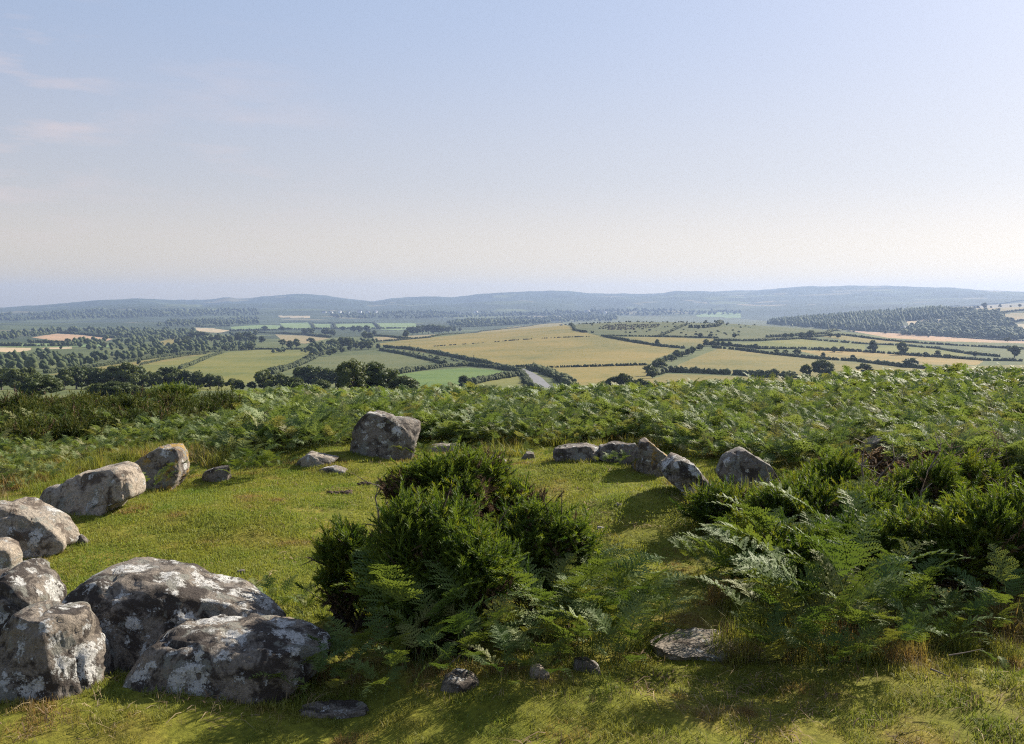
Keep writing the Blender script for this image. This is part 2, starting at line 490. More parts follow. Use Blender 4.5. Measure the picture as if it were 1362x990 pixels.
# ------------------------------------------------------------------ ground + field materials
def ground_mat():
    m, nt, nd, lk = new_mat('open_ground')
    out = nd.new('ShaderNodeOutputMaterial')
    g = nd.new('ShaderNodeNewGeometry'); P = g.outputs['Position']
    # turf and soil close by
    n1 = noise(nd, lk, P, 1.1, 5, 0.6)
    turf = ramp(nd, [(0.30, (0.095, 0.11, 0.015)), (0.5, (0.15, 0.155, 0.022)), (0.62, (0.20, 0.165, 0.035)), (0.74, (0.17, 0.11, 0.045))]); lk.new(n1, turf.inputs[0])
    n2 = noise(nd, lk, P, 26, 5, 0.7)
    sp = ramp(nd, [(0.3, (0.5, 0.5, 0.5)), (0.7, (1.35, 1.3, 1.2))]); lk.new(n2, sp.inputs[0])
    near = mixc(nd, lk, 1.0, turf.outputs[0], sp.outputs[0], 'MULTIPLY')
    # rough pasture and scrub further off
    n3 = noise(nd, lk, P, 0.012, 6, 0.62)
    mid = ramp(nd, [(0.3, (0.040, 0.055, 0.022)), (0.5, (0.075, 0.092, 0.032)), (0.7, (0.12, 0.125, 0.045))]); lk.new(n3, mid.inputs[0])
    # patchwork of small fields and woods in the far country
    mp = nd.new('ShaderNodeMapping'); mp.inputs['Scale'].default_value = (1 / 330.0, 1 / 420.0, 0); mp.inputs['Rotation'].default_value = (0, 0, 0.35)
    wn = nd.new('ShaderNodeTexNoise'); wn.inputs['Scale'].default_value = 0.004; wn.inputs['Detail'].default_value = 3; lk.new(P, wn.inputs['Vector'])
    ws = N(nd, 'ShaderNodeVectorMath', operation='SCALE'); ws.inputs['Scale'].default_value = 180; lk.new(wn.outputs['Color'], ws.inputs[0])
    wa = N(nd, 'ShaderNodeVectorMath', operation='ADD'); lk.new(P, wa.inputs[0]); lk.new(ws.outputs[0], wa.inputs[1])
    lk.new(wa.outputs[0], mp.inputs['Vector'])
    vo = N(nd, 'ShaderNodeTexVoronoi', feature='F1', voronoi_dimensions='2D'); vo.inputs['Scale'].default_value = 1; lk.new(mp.outputs[0], vo.inputs['Vector'])
    sc = nd.new('ShaderNodeSeparateColor'); lk.new(vo.outputs['Color'], sc.inputs[0])
    pal = ramp(nd, [(0.0, (0.030, 0.042, 0.022)), (0.42, (0.060, 0.078, 0.032)), (0.60, (0.088, 0.105, 0.04)), (0.72, (0.032, 0.043, 0.022)), (0.86, (0.12, 0.112, 0.055)), (0.95, (0.18, 0.15, 0.08))], 'CONSTANT')
    lk.new(sc.outputs[0], pal.inputs[0])
    ve = N(nd, 'ShaderNodeTexVoronoi', feature='DISTANCE_TO_EDGE', voronoi_dimensions='2D'); ve.inputs['Scale'].default_value = 1; lk.new(mp.outputs[0], ve.inputs['Vector'])
    er = N(nd, 'ShaderNodeMapRange', i_1=0.02, i_2=0.05); lk.new(ve.outputs['Distance'], er.inputs[0])
    far = mixc(nd, lk, er.outputs[0], (0.03, 0.042, 0.02), pal.outputs[0])
    n4 = noise(nd, lk, P, 0.0022, 5, 0.6)
    wd = ramp(nd, [(0.46, (0, 0, 0)), (0.50, (1, 1, 1))]); lk.new(n4, wd.inputs[0])
    far = mixc(nd, lk, wd.outputs[0], far, (0.035, 0.05, 0.022))
    # ground distance measured in the world
    ln = N(nd, 'ShaderNodeVectorMath', operation='LENGTH'); lk.new(P, ln.inputs[0])
    f1 = N(nd, 'ShaderNodeMapRange', i_1=25.0, i_2=60.0); lk.new(ln.outputs['Value'], f1.inputs[0])
    f2 = N(nd, 'ShaderNodeMapRange', i_1=1750.0, i_2=1900.0); lk.new(ln.outputs['Value'], f2.inputs[0])
    c = mixc(nd, lk, f1.outputs[0], near, mid.outputs[0])
    c = mixc(nd, lk, f2.outputs[0], c, far)
    p = nd.new('ShaderNodeBsdfPrincipled'); p.inputs['Roughness'].default_value = 0.95; p.inputs['Specular IOR Level'].default_value = 0.1
    lk.new(c, p.inputs['Base Color'])
    b = nd.new('ShaderNodeBump'); b.inputs['Strength'].default_value = 0.6; b.inputs['Distance'].default_value = 0.02
    bn = noise(nd, lk, P, 30, 6, 0.7); lk.new(bn, b.inputs['Height']); lk.new(b.outputs[0], p.inputs['Normal'])
    lk.new(p.outputs[0], out.inputs['Surface'])
    return m

_fm = {}
def field_mat(rgb):
    if rgb in _fm: return _fm[rgb]
    m, nt, nd, lk = new_mat('field_crop')
    out = nd.new('ShaderNodeOutputMaterial')
    g = nd.new('ShaderNodeNewGeometry'); P = g.outputs['Position']
    n1 = noise(nd, lk, P, 0.013, 5, 0.6)
    n2 = noise(nd, lk, P, 0.25, 4, 0.65)
    a = N(nd, 'ShaderNodeMath', operation='ADD'); lk.new(n1, a.inputs[0]); lk.new(n2, a.inputs[1])
    r_, g_, b_ = rgb
    rp = ramp(nd, [(0.38, (r_ * 0.62, g_ * 0.76, b_ * 0.8)), (0.5, rgb), (0.62, (r_ * 1.28, g_ * 1.15, b_ * 1.2))])
    h = N(nd, 'ShaderNodeMath', operation='MULTIPLY', i_1=0.5); lk.new(a.outputs[0], h.inputs[0]); lk.new(h.outputs[0], rp.inputs[0])
    p = nd.new('ShaderNodeBsdfPrincipled'); p.inputs['Roughness'].default_value = 0.95; p.inputs['Specular IOR Level'].default_value = 0.08
    lk.new(rp.outputs[0], p.inputs['Base Color'])
    lk.new(p.outputs[0], out.inputs['Surface'])
    _fm[rgb] = m
    return m

GOLD = (0.172, 0.142, 0.042); GOLD2 = (0.150, 0.130, 0.041); YGREEN = (0.125, 0.128, 0.034); GREEN = (0.092, 0.138, 0.038); DULL = (0.092, 0.103, 0.040)
MOOR = (0.082, 0.092, 0.038); PINK = (0.32, 0.215, 0.125); PALE = (0.34, 0.275, 0.165); FGREEN = (0.14, 0.19, 0.075); TANF = (0.21, 0.175, 0.09)
# label, colour, photo outline
FIELDS = [
 ('scrubby olive pasture above the dark tree belt', (0.070, 0.082, 0.034), [(105, 477), (140, 470), (200, 465), (246, 461), (255, 465), (200, 473), (150, 481), (110, 484)]),
 ('green pasture strip between the pink field and the pale stubble', FGREEN, [(-20, 456), (40, 457), (140, 457.5), (152, 462), (96, 461), (50, 462), (-20, 461)]),
 ('upper half of the big golden hayfield on the rounded hill', GOLD, [(498, 458), (540, 452), (600, 446.5), (680, 435), (745, 429), (772, 441), (800, 447.5), (740, 449.5), (680, 453), (577, 461), (520, 462)]),
 ('lower half of the big golden hayfield above the road', GOLD, [(520, 462), (577, 461), (680, 453), (740, 449.5), (800, 447.5), (845, 455), (905, 463), (898, 468), (872, 478), (862, 486.5), (715, 490.5), (660, 486), (600, 475)]),
 ('golden field in the triangle right of the road bend', GOLD, [(715, 490.5), (862, 486.5), (860, 499), (870, 504), (870, 522), (780, 522), (760, 513)]),
 ('golden strip field along the crest left of the lone dark tree pair', GOLD2, [(868, 504), (887, 497.5), (1020, 502), (1100, 505), (1100, 522), (868, 522)]),
 ('broad golden field right of the diagonal row of trees', GOLD2, [(887, 494), (905, 484), (955, 463.5), (1020, 471), (1095, 478), (1180, 486), (1200, 500), (1090, 503), (1020, 500), (960, 496)]),
 ('small golden field wedged under the moorland hill top', GOLD2, [(815, 448), (880, 449), (957, 451), (935, 461), (912, 461), (880, 458), (845, 453)]),
 ('rough green moorland pasture on the hill top', MOOR, [(742, 428), (760, 424), (822, 420), (955, 422), (1020, 427), (1130, 434), (1130, 440), (1085, 449), (1020, 451), (957, 450.5), (880, 448.5), (815, 447.5), (775, 442)]),
 ('dull yellow strip field behind the row of hawthorns', YGREEN, [(978, 458), (1020, 454), (1070, 451), (1150, 457), (1150, 467), (1065, 463), (1020, 464), (985, 462)]),
 ('orange brown strip field between two hedges', (0.215, 0.16, 0.055), [(1060, 466), (1150, 468), (1228, 474), (1310, 479), (1300, 486), (1180, 484), (1095, 475)]),
 ('green strip field with two round trees on its upper edge', YGREEN, [(1158, 459), (1208, 460), (1246, 463), (1294, 472), (1271, 475), (1221, 472), (1160, 467)]),
 ('narrow golden wedge below the long tan stubble strip', GOLD2, [(1090, 448), (1120, 445), (1176, 453), (1246, 458), (1150, 456)]),
 ('long tan stubble strip on the right hand ridge', PINK, [(1130, 440), (1200, 444), (1271, 449), (1400, 454), (1400, 458), (1246, 454), (1181, 449.5)]),
 ('dull green pasture under the tan stubble strip', DULL, [(1274, 458.5), (1400, 460), (1400, 475), (1335, 473), (1296, 467)]),
 ('golden field showing just over the bracken at the far right', GOLD2, [(1180, 486), (1300, 487), (1400, 484), (1400, 500), (1180, 500)]),
 ('large yellow green field with a hedge along its top', YGREEN, [(238, 491), (255, 487), (282, 475), (305, 468), (340, 465.5), (400, 465.5), (442, 466), (420, 472), (395, 487), (360, 498), (330, 510), (300, 520), (250, 520)]),
 ('dull green domed pasture left of the lane', DULL, [(395, 488), (420, 478), (470, 467.5), (508, 466.5), (590, 485), (517, 497), (455, 503), (400, 503)]),
 ('bright green meadow below the lane', GREEN, [(517, 500), (560, 494), (622, 489), (680, 495), (695, 497), (640, 506), (622, 518), (560, 522), (520, 522)]),
 ('yellow green corner field beside the road', YGREEN, [(626, 514), (640, 507), (688, 500), (703, 516), (703, 522), (622, 522)]),
 ('thin golden strip above the belt of trees', GOLD2, [(62, 499), (120, 490), (185, 480.5), (232, 473.5), (284, 469), (240, 478), (187, 486), (110, 497)]),
 ('yellow green field above the belt of dark trees', YGREEN, [(183, 494), (190, 486), (250, 473), (277, 471), (297, 469.5), (280, 474), (240, 491), (215, 496)]),
 ('pink ploughed field in the far left valley', PINK, [(43, 449), (75, 444), (110, 446), (150, 451), (135, 456), (87, 455.5)]),
 ('pale stubble field by the left picture edge', PALE, [(-20, 462), (42, 463), (40, 466), (17, 469.5), (-20, 466)]),
 ('pale narrow stubble strip in the left valley', PALE, [(55, 463), (95, 461), (95, 464), (60, 465)]),
 ('golden wedge of a field among woods', GOLD, [(208, 456), (225, 451), (244, 449), (238, 455), (225, 461.5)]),
 ('pale stubble field at the foot of the left hills', PALE, [(259, 436), (285, 437), (306, 440), (290, 443), (262, 441)]),
 ('pale green far field beside the stubble', FGREEN, [(306, 435), (340, 432.5), (372, 433), (372, 438), (340, 440), (310, 439)]),
 ('tan field with round trees below it', TANF, [(366, 445), (405, 446.5), (439, 450), (407, 457), (380, 457.5)]),
 ('far green field divided by thin hedges', FGREEN, [(372, 430), (412, 429), (440, 431), (440, 437.5), (380, 438)]),
 ('green far meadow under the wooded hills', FGREEN, [(444, 431), (497, 430), (500, 437), (446, 437)]),
 ('bright green far meadow beside a dark copse', FGREEN, [(500, 430), (552, 430), (556, 436), (530, 439.5), (503, 438)]),
 ('thin tan field left of the copse', TANF, [(497, 449), (560, 446), (590, 444), (570, 449), (530, 453), (500, 455)]),
 ('pale far field above the dark valley woods', PALE, [(370, 420), (412, 420.5), (412, 423), (372, 422.5)]),
 ('tan far field below the conifer ridge', PALE, [(1205, 427), (1235, 424), (1262, 423.5), (1262, 428), (1230, 430), (1210, 434)]),
 ('tan hillside pasture on the right hand skyline', TANF, [(1264, 409), (1310, 406.5), (1400, 400), (1400, 412), (1330, 415), (1290, 414.5)]),
 ('pale brown field below the right hand skyline', TANF, [(1330, 418), (1400, 414), (1400, 424), (1340, 426)]),
 ('pale brown stubble patch by the right picture edge', PALE, [(1334, 432), (1400, 428), (1400, 440), (1345, 440)]),
 ('pale green far field behind the hill top', FGREEN, [(925, 419), (960, 415), (985, 417), (985, 423), (930, 423)]),
]

def in_poly(px, py, poly):
    inside = np.zeros(px.shape, bool)
    n = len(poly)
    for i in range(n):
        x1, y1 = poly[i]; x2, y2 = poly[(i + 1) % n]
        c = (y1 > py) != (y2 > py)
        xi = (x2 - x1) * (py - y1) / ((y2 - y1) if y2 != y1 else 1e-9) + x1
        inside ^= c & (px < xi)
    return inside

def build_ground():
    nr, na = GZ.shape
    V = np.stack([GX, GY, GZ], -1).reshape(-1, 3)
    idx = np.arange(nr * na).reshape(nr, na)
    Q = np.stack([idx[:-1, :-1], idx[:-1, 1:], idx[1:, 1:], idx[1:, :-1]], -1)      # (nr-1, na-1, 4)
    # closing column (wraps round behind the camera) and the cap under the feet
    wrap = np.stack([idx[:-1, -1], idx[:-1, 0], idx[1:, 0], idx[1:, -1]], -1)
    cx = 0.25 * (GX[:-1, :-1] + GX[1:, :-1] + GX[:-1, 1:] + GX[1:, 1:])
    cy = 0.25 * (GY[:-1, :-1] + GY[1:, :-1] + GY[:-1, 1:] + GY[1:, 1:])
    cz = 0.25 * (GZ[:-1, :-1] + GZ[1:, :-1] + GZ[:-1, 1:] + GZ[1:, 1:])
    px, py, fw = project(cx, cy, cz)
    rr = np.hypot(cx, cy)
    s = (CZ - cz) / rr
    far = rr > 150
    smin = np.minimum.accumulate(np.where(far, s, 9), axis=0)
    vis = far & (s <= smin + 0.0012) & (fw > 0)
    owner = np.full(px.shape, -1, int)
    for k, (lab, rgb, poly) in enumerate(FIELDS):
        mk = vis & in_poly(px, py, poly)
        owner[mk & (owner < 0)] = k
    gm = ground_mat()
    rest = Q[owner < 0].reshape(-1, 4)
    V2 = np.vstack([V, [[0, 0, float(GZ[0].mean())]]])
    cap = np.stack([np.full(na, len(V)), np.roll(idx[0], -1), idx[0]], -1)
    used = np.unique(np.concatenate([rest.ravel(), wrap.ravel(), cap.ravel()]))
    mp = np.full(len(V2), -1, int); mp[used] = np.arange(len(used))
    me = make_mesh('ground', V2[used], [mp[rest], mp[wrap], mp[cap]], gm, smooth=True)
    tag(link('ground', me), 'open moorland ground falling from the turf to the farmland and far hills', 'ground', kind='structure')
    for k, (lab, rgb, poly) in enumerate(FIELDS):
        q = Q[owner == k].reshape(-1, 4)
        if len(q) < 3: 
            print('EMPTY FIELD', lab); continue
        used = np.unique(q); mp[:] = -1; mp[used] = np.arange(len(used))
        me = make_mesh('field', V[used], [mp[q]], field_mat(rgb), smooth=True)
        tag(link('field', me), lab, 'field', kind='structure')

build_ground()
#@@PART2
# ------------------------------------------------------------------ camera, sky, sun, haze
cam = bpy.data.cameras.new('camera')
cam.sensor_fit = 'HORIZONTAL'; cam.sensor_width = 36.0; cam.lens = 36.0 * F / W
cam.clip_start = 0.05; cam.clip_end = 60000
co = link('camera', cam, loc=(0, 0, CZ)); co.rotation_euler = (math.pi / 2 - PITCH, 0, 0)
scene.camera = co

world = bpy.data.worlds.new('World'); scene.world = world; world.use_nodes = True
wn, wl = world.node_tree.nodes, world.node_tree.links
wn.clear()
wo = wn.new('ShaderNodeOutputWorld'); bg = wn.new('ShaderNodeBackground'); bg.inputs['Strength'].default_value = 0.095
sky = wn.new('ShaderNodeTexSky'); sky.sky_type = 'NISHITA'; sky.sun_disc = False
sky.sun_elevation = SUN_EL; sky.sun_rotation = SUN_AZ; sky.altitude = 300; sky.air_density = 1.0; sky.dust_density = 1.8; sky.ozone_density = 3.0
tcw = wn.new('ShaderNodeTexCoord')
# summer haze takes the colour out of the sky towards the horizon
sxz = wn.new('ShaderNodeSeparateXYZ'); wl.new(tcw.outputs['Generated'], sxz.inputs[0])
hzr = N(wn, 'ShaderNodeMapRange', i_1=0.02, i_2=0.30, i_3=0.95, i_4=0.0, interpolation_type='SMOOTHSTEP'); wl.new(sxz.outputs[2], hzr.inputs[0])
bw = wn.new('ShaderNodeRGBToBW'); wl.new(sky.outputs[0], bw.inputs[0])
lowr = N(wn, 'ShaderNodeMapRange', i_1=0.0, i_2=0.13, i_3=0.0, i_4=1.0, interpolation_type='SMOOTHSTEP'); wl.new(sxz.outputs[2], lowr.inputs[0])
wcol = mixc(wn, wl, lowr.outputs[0], (2.1, 1.52, 0.74), (1.07, 1.04, 1.0))
warm = mixc(wn, wl, 1.0, bw.outputs[0], wcol, 'MULTIPLY')
tin = mixc(wn, wl, 1.0, sky.outputs[0], (0.86, 0.97, 1.40), 'MULTIPLY')
hsky0 = mixc(wn, wl, hzr.outputs[0], tin, warm)
sA = N(wn, 'ShaderNodeVectorMath', operation='SCALE'); sA.inputs['Scale'].default_value = 1 / 6.0; wl.new(hsky0, sA.inputs[0])
gmm = wn.new('ShaderNodeGamma'); gmm.inputs['Gamma'].default_value = 0.4; wl.new(sA.outputs[0], gmm.inputs['Color'])
sB = N(wn, 'ShaderNodeVectorMath', operation='SCALE'); sB.inputs['Scale'].default_value = 3.15; wl.new(gmm.outputs[0], sB.inputs[0])
hsky = sB.outputs[0]
# a few thin wisps of cloud low in the sky to the left
mpw = wn.new('ShaderNodeMapping'); mpw.inputs['Scale'].default_value = (5, 5, 26); wl.new(tcw.outputs['Generated'], mpw.inputs['Vector'])
cn = wn.new('ShaderNodeTexNoise'); cn.inputs['Scale'].default_value = 1.6; cn.inputs['Detail'].default_value = 6; cn.inputs['Roughness'].default_value = 0.55
wl.new(mpw.outputs[0], cn.inputs['Vector'])
cr = ramp(wn, [(0.49, (0, 0, 0)), (0.68, (1, 1, 1))]); wl.new(cn.outputs['Fac'], cr.inputs[0])
def dir_mask(px, py, r0, r1):
    d = ray(px, py); d = d / np.linalg.norm(d)
    ds = N(wn, 'ShaderNodeVectorMath', operation='DISTANCE'); ds.inputs[1].default_value = tuple(d); wl.new(tcw.outputs['Generated'], ds.inputs[0])
    mr = N(wn, 'ShaderNodeMapRange', i_1=r1, i_2=r0); wl.new(ds.outputs['Value'], mr.inputs[0]); return mr.outputs[0]
m1 = dir_mask(-20, 140, 0.02, 0.15); m2 = dir_mask(300, 215, 0.02, 0.15)
h2 = N(wn, 'ShaderNodeMath', operation='MULTIPLY', i_1=0.35); wl.new(m2, h2.inputs[0])
mm = N(wn, 'ShaderNodeMath', operation='MAXIMUM'); wl.new(m1, mm.inputs[0]); wl.new(h2.outputs[0], mm.inputs[1])
mk = N(wn, 'ShaderNodeMath', operation='MULTIPLY'); wl.new(mm.outputs[0], mk.inputs[0]); wl.new(cr.outputs[0], mk.inputs[1])
mk2 = N(wn, 'ShaderNodeMath', operation='MULTIPLY', i_1=0.65); wl.new(mk.outputs[0], mk2.inputs[0])
skc = mixc(wn, wl, mk2.outputs[0], hsky, (3.9, 3.2, 3.1))
wl.new(skc, bg.inputs['Color']); wl.new(bg.outputs[0], wo.inputs['Surface'])

sd = Vector((math.sin(SUN_AZ) * math.cos(SUN_EL), math.cos(SUN_AZ) * math.cos(SUN_EL), math.sin(SUN_EL)))
sun = bpy.data.lights.new('sun', 'SUN'); sun.energy = 5.0; sun.angle = R(0.53); sun.color = (1.0, 0.91, 0.78)
so = link('sun', sun, loc=(30, 20, 40)); so.rotation_euler = sd.to_track_quat('Z', 'Y').to_euler()

HX, HTOP = 9900.0, float(GZ.max()) + 22.0
hzlo = float(GZ.min()) - 1.5
hv = np.array([[x, y, z] for x in (-HX, HX) for y in (-HX, HX) for z in (hzlo, HTOP)])
hf = np.array([[0, 1, 3, 2], [4, 6, 7, 5], [0, 4, 5, 1], [2, 3, 7, 6], [0, 2, 6, 4], [1, 5, 7, 3]])
hm, hnt, hnd, hlk = new_mat('haze_air')
ho = hnd.new('ShaderNodeOutputMaterial'); pv = hnd.new('ShaderNodeVolumePrincipled')
pv.inputs['Color'].default_value = (0.37, 0.50, 0.78, 1); pv.inputs['Density'].default_value = 9.0e-5; pv.inputs['Anisotropy'].default_value = 0.25
hlk.new(pv.outputs[0], ho.inputs['Volume'])
tag(link('haze', make_mesh('haze', hv, [hf], hm)), 'pale summer haze filling the air over the farmland', 'haze', kind='stuff')

scene.view_settings.view_transform = 'Standard'; scene.view_settings.look = 'None'
scene.view_settings.exposure = 1.2; scene.view_settings.gamma = 1.0
scene.render.engine = 'CYCLES'
cy = scene.cycles
cy.max_bounces = 6; cy.diffuse_bounces = 3; cy.glossy_bounces = 2; cy.transmission_bounces = 4; cy.transparent_max_bounces = 4; cy.volume_bounces = 0
cy.filter_width = 1.15
cy.use_denoising = False
try: cy.denoiser = 'OPENIMAGEDENOISE'
except Exception: pass
cy.sample_clamp_indirect = 1.0
cy.caustics_reflective = False; cy.caustics_refractive = False

# ------------------------------------------------------------------ road
def draped_strip(name, pts, width, mat, lift=0.25, step=6.0):
    P = [np.asarray(p, float)[:2] for p in pts]
    out = []
    for a, b in zip(P[:-1], P[1:]):
        n = max(1, int(np.linalg.norm(b - a) / step))
        for i in range(n): out.append(a + (b - a) * i / n)
    out.append(P[-1]); out = np.array(out)
    for _ in range(3):
        out[1:-1] = 0.25 * out[:-2] + 0.5 * out[1:-1] + 0.25 * out[2:]
    t = np.gradient(out, axis=0); t /= np.linalg.norm(t, axis=1, keepdims=True)
    nrm = np.stack([t[:, 1], -t[:, 0]], 1)
    L = out - nrm * width / 2; Rr = out + nrm * width / 2
    V = []
    for a in (L, Rr):
        V.append(np.column_stack([a, height(a[:, 0], a[:, 1]) + lift]))
    n = len(out); V = np.vstack(V)
    i = np.arange(n - 1)
    return make_mesh(name, V, [np.stack([i, i + n, i + n + 1, i + 1], 1)], mat, smooth=True)
rm, rnt, rnd_, rlk = new_mat('tarmac')
ro = rnd_.new('ShaderNodeOutputMaterial'); rp_ = rnd_.new('ShaderNodeBsdfPrincipled'); rg = rnd_.new('ShaderNodeNewGeometry')
rr_ = ramp(rnd_, [(0.35, (0.085, 0.085, 0.09)), (0.65, (0.13, 0.13, 0.132))]); rlk.new(noise(rnd_, rlk, rg.outputs['Position'], 0.4, 4), rr_.inputs[0])
rlk.new(rr_.outputs[0], rp_.inputs['Base Color']); rp_.inputs['Roughness'].default_value = 0.75; rlk.new(rp_.outputs[0], ro.inputs['Surface'])
rd = [G(686, 490.5), G(692, 493), G(701, 497), G(712, 504), at_dist(728, 400), at_dist(745, 330)]
tag(link('road', draped_strip('road', rd, 7.5, rm, 0.5)), 'grey country road running downhill between hedges', 'road', kind='structure')

# ------------------------------------------------------------------ stones
def stone(poly, xf, thick, mat, label, base=None, sub=5, e=0.62, lean=0.0, cuts=7, rough=0.045, fine=0.022, name='boulder', seed=0, sink=0.08, group=None, cat='boulder', push=0.0, r=None):
    rg_ = np.random.default_rng(seed + 100)
    sc, ox, oy = xf
    pp = np.array([(ox + x / sc, oy + y / sc) for x, y in poly], float)
    by = pp[:, 1].max() if base is None else base
    bx = 0.5 * (pp[:, 0].min() + pp[:, 0].max())
    g = G(bx, by) if r is None else at_dist(bx, r)
    Y0 = g[1] + thick * 0.5 + push
    d = np.array([ray(a, b) for a, b in pp]); d = d / d[:, 1:2] * Y0
    poly2 = np.stack([d[:, 0], d[:, 2] + CZ], 1)
    zb = float(height(np.array([poly2[:, 0].mean()]), np.array([Y0]))[0])
    low = poly2[:, 1] < poly2[:, 1].min() + 0.25 * np.ptp(poly2[:, 1])
    poly2[low, 1] = np.minimum(poly2[low, 1], zb) - sink
    c = np.array([0.5 * (poly2[:, 0].min() + poly2[:, 0].max()), 0.5 * (poly2[:, 1].min() + poly2[:, 1].max())])
    q = poly2 - c
    # radius of the outline at each bearing about its centre
    th = np.linspace(-math.pi, math.pi, 721)
    rad = np.zeros_like(th)
    for i, t in enumerate(th):
        dx, dz = math.cos(t), math.sin(t)
        for k in range(len(q)):
            a, b = q[k], q[(k + 1) % len(q)]
            ex, ez = b - a
            den = dx * ez - dz * ex
            if abs(den) < 1e-9: continue
            s = (a[0] * ez - a[1] * ex) / den
            w = (a[0] * dz - a[1] * dx) / den
            if s > 0 and -1e-6 <= w <= 1 + 1e-6: rad[i] = max(rad[i], s)
    k = np.ones(9) / 9
    rad = np.convolve(np.concatenate([rad[-9:-1], rad, rad[1:9]]), k, mode='same')[8:-8]
    V, Fc = ico(sub)
    nx, ny, nz = V[:, 0], V[:, 1], V[:, 2]
    rho = np.hypot(nx, nz)
    ang = np.arctan2(nz, nx)
    e = e * 0.8
    lat = np.interp(ang, th, rad) * rho ** e
    X = np.stack([lat * np.cos(ang), thick * 0.5 * np.sign(ny) * np.abs(ny) ** e, lat * np.sin(ang)], 1)
    size = min(np.ptp(poly2[:, 0]), np.ptp(poly2[:, 1]), thick)
    big = max(np.ptp(poly2[:, 0]), np.ptp(poly2[:, 1]))
    dl = lean * X[:, 2]
    f_ = (Y0 + dl) / Y0
    X = np.stack([(X[:, 0] + c[0]) * f_ - c[0], X[:, 1] + dl, (X[:, 2] + c[1] - CZ) * f_ + CZ - c[1]], 1)
    # broken faces: a few planes shave the front and back, not the outline
    for i in range(cuts):
        n = np.array([rg_.uniform(-0.75, 0.75), -rg_.uniform(0.5, 1.0) if i % 3 else rg_.uniform(0.4, 1), rg_.uniform(-0.1, 0.45)])
        n /= np.linalg.norm(n)
        sup = (X @ n).max(); dd = sup - rg_.uniform(0.08, 0.22) * size
        ex = X @ n - dd
        X = X - np.where(ex > 0, ex * 0.97, 0)[:, None] * n
    nrm = X / (np.array([np.ptp(poly2[:, 0]) / 2, thick / 2, np.ptp(poly2[:, 1]) / 2]) ** 2)
    nrm /= np.linalg.norm(nrm, axis=1, keepdims=True)
    off = rg_.uniform(-50, 50, 3)
    Pn = X / max(0.25, size) + off
    disp = rough * size * 0.7 * fbm(Pn * 1.6, 3, 1) + rough * size * 0.9 * (ridged(Pn * 3.1, 4, 2) - 0.35) + fine * min(size, 0.5) * fbm(Pn * 14, 3, 4) - 0.5 * rough * size * np.abs(fbm(Pn * 2.2 + 11, 2, 6))
    # long cracks
    crk = np.abs(fbm(Pn * np.array([1.4, 1.4, 0.8]) + 5, 3, 9))
    disp -= 0.05 * size * np.exp(-(crk / 0.035) ** 2)
    X = X + nrm * disp[:, None]
    cw = np.array([c[0], Y0, c[1]])
    FOOT.append((cw[0], cw[1], 0.5 * np.ptp(X[:, 0]), 0.5 * np.ptp(X[:, 1]), Y0))
    org = np.array([cw[0], cw[1], zb])
    me = make_mesh(name, X + cw - org, [Fc], mat, smooth=True)
    o = link(name, me, loc=org)
    return tag(o, label, cat, group)

FOOT = []
def slab(px, py, wpx, depth, hgt, mat, label, seed):
    g = G(px, py); d = float(np.hypot(g[0], g[1])); V, Fc = ico(5); a = wpx / 2 / F * d
    X = np.stack([np.sign(V[:, 0]) * np.abs(V[:, 0]) ** 0.8 * a, np.sign(V[:, 1]) * np.abs(V[:, 1]) ** 0.8 * depth / 2, V[:, 2] * 0.10], 1)
    X[:, 2] = np.minimum(X[:, 2], hgt)
    Pn = X * 4 + seed
    X[:, :2] *= (1 + 0.28 * fbm(V * 1.6 + seed, 3, seed))[:, None]
    X[:, 2] += 0.012 * fbm(Pn * 1.5, 4, seed) + 0.012 * (ridged(Pn * 3, 4, seed) - 0.5)
    slope = (float(height(np.array([g[0]]), np.array([g[1] + 0.3]))[0]) - float(height(np.array([g[0]]), np.array([g[1] - 0.3]))[0])) / 0.6
    X[:, 2] += slope * X[:, 1]
    return tag(link('stone', make_mesh('stone', X, [Fc], mat, smooth=True), loc=g), label, 'stone')

A5 = (2.961, 0, 520); A6 = (2.961, 440, 520); A7 = (2.826, 880, 480); A8 = (2.961, 0, 740); AA_ = (2.724, 400, 740); AB = (2.713, 860, 700); AP = (1, 0, 0)
lich, pale, orng, darkm = M['granite_lichen'], M['granite_pale'], M['granite_orange'], M['granite_dark']
stone([(-5, 555), (0, 430), (15, 320), (70, 240), (110, 197), (190, 203), (300, 193), (342, 197), (366, 235), (388, 380), (402, 500), (365, 585), (270, 560), (150, 555)], A8, 0.46, lich, 'square topped granite boulder with white lichen blotches in the bottom left corner', base=931, e=0.36, seed=1, lean=0.10, cuts=4)
stone([(262, 200), (330, 105), (380, 66), (430, 45), (480, 35), (600, 47), (740, 52), (800, 97), (930, 132), (1000, 172), (1060, 217), (1125, 290), (1020, 330), (560, 450), (480, 455), (420, 400), (330, 300)], A8, 0.62, lich, 'largest humped granite boulder with many white lichen rosettes behind the low one', base=893, e=0.62, seed=2, lean=0.3, cuts=2)
stone([(460, 575), (500, 500), (560, 390), (620, 318), (700, 282), (850, 270), (1000, 275), (1100, 283), (1200, 295), (1275, 330), (1300, 400), (1210, 475), (1060, 570), (950, 590), (700, 590)], A8, 0.5, lich, 'low dark topped granite boulder in front of the largest humped one', base=930, e=0.62, seed=3, lean=0.25, cuts=2)
stone([(-190, 480), (-200, 120), (-100, 60), (0, 98), (60, 36), (100, 33), (180, 68), (215, 110), (228, 200), (215, 420), (60, 500)], A8, 0.55, lich, 'boulder with a white crusted top behind the square topped one', base=880, e=0.6, seed=4, lean=0.15, cuts=2)
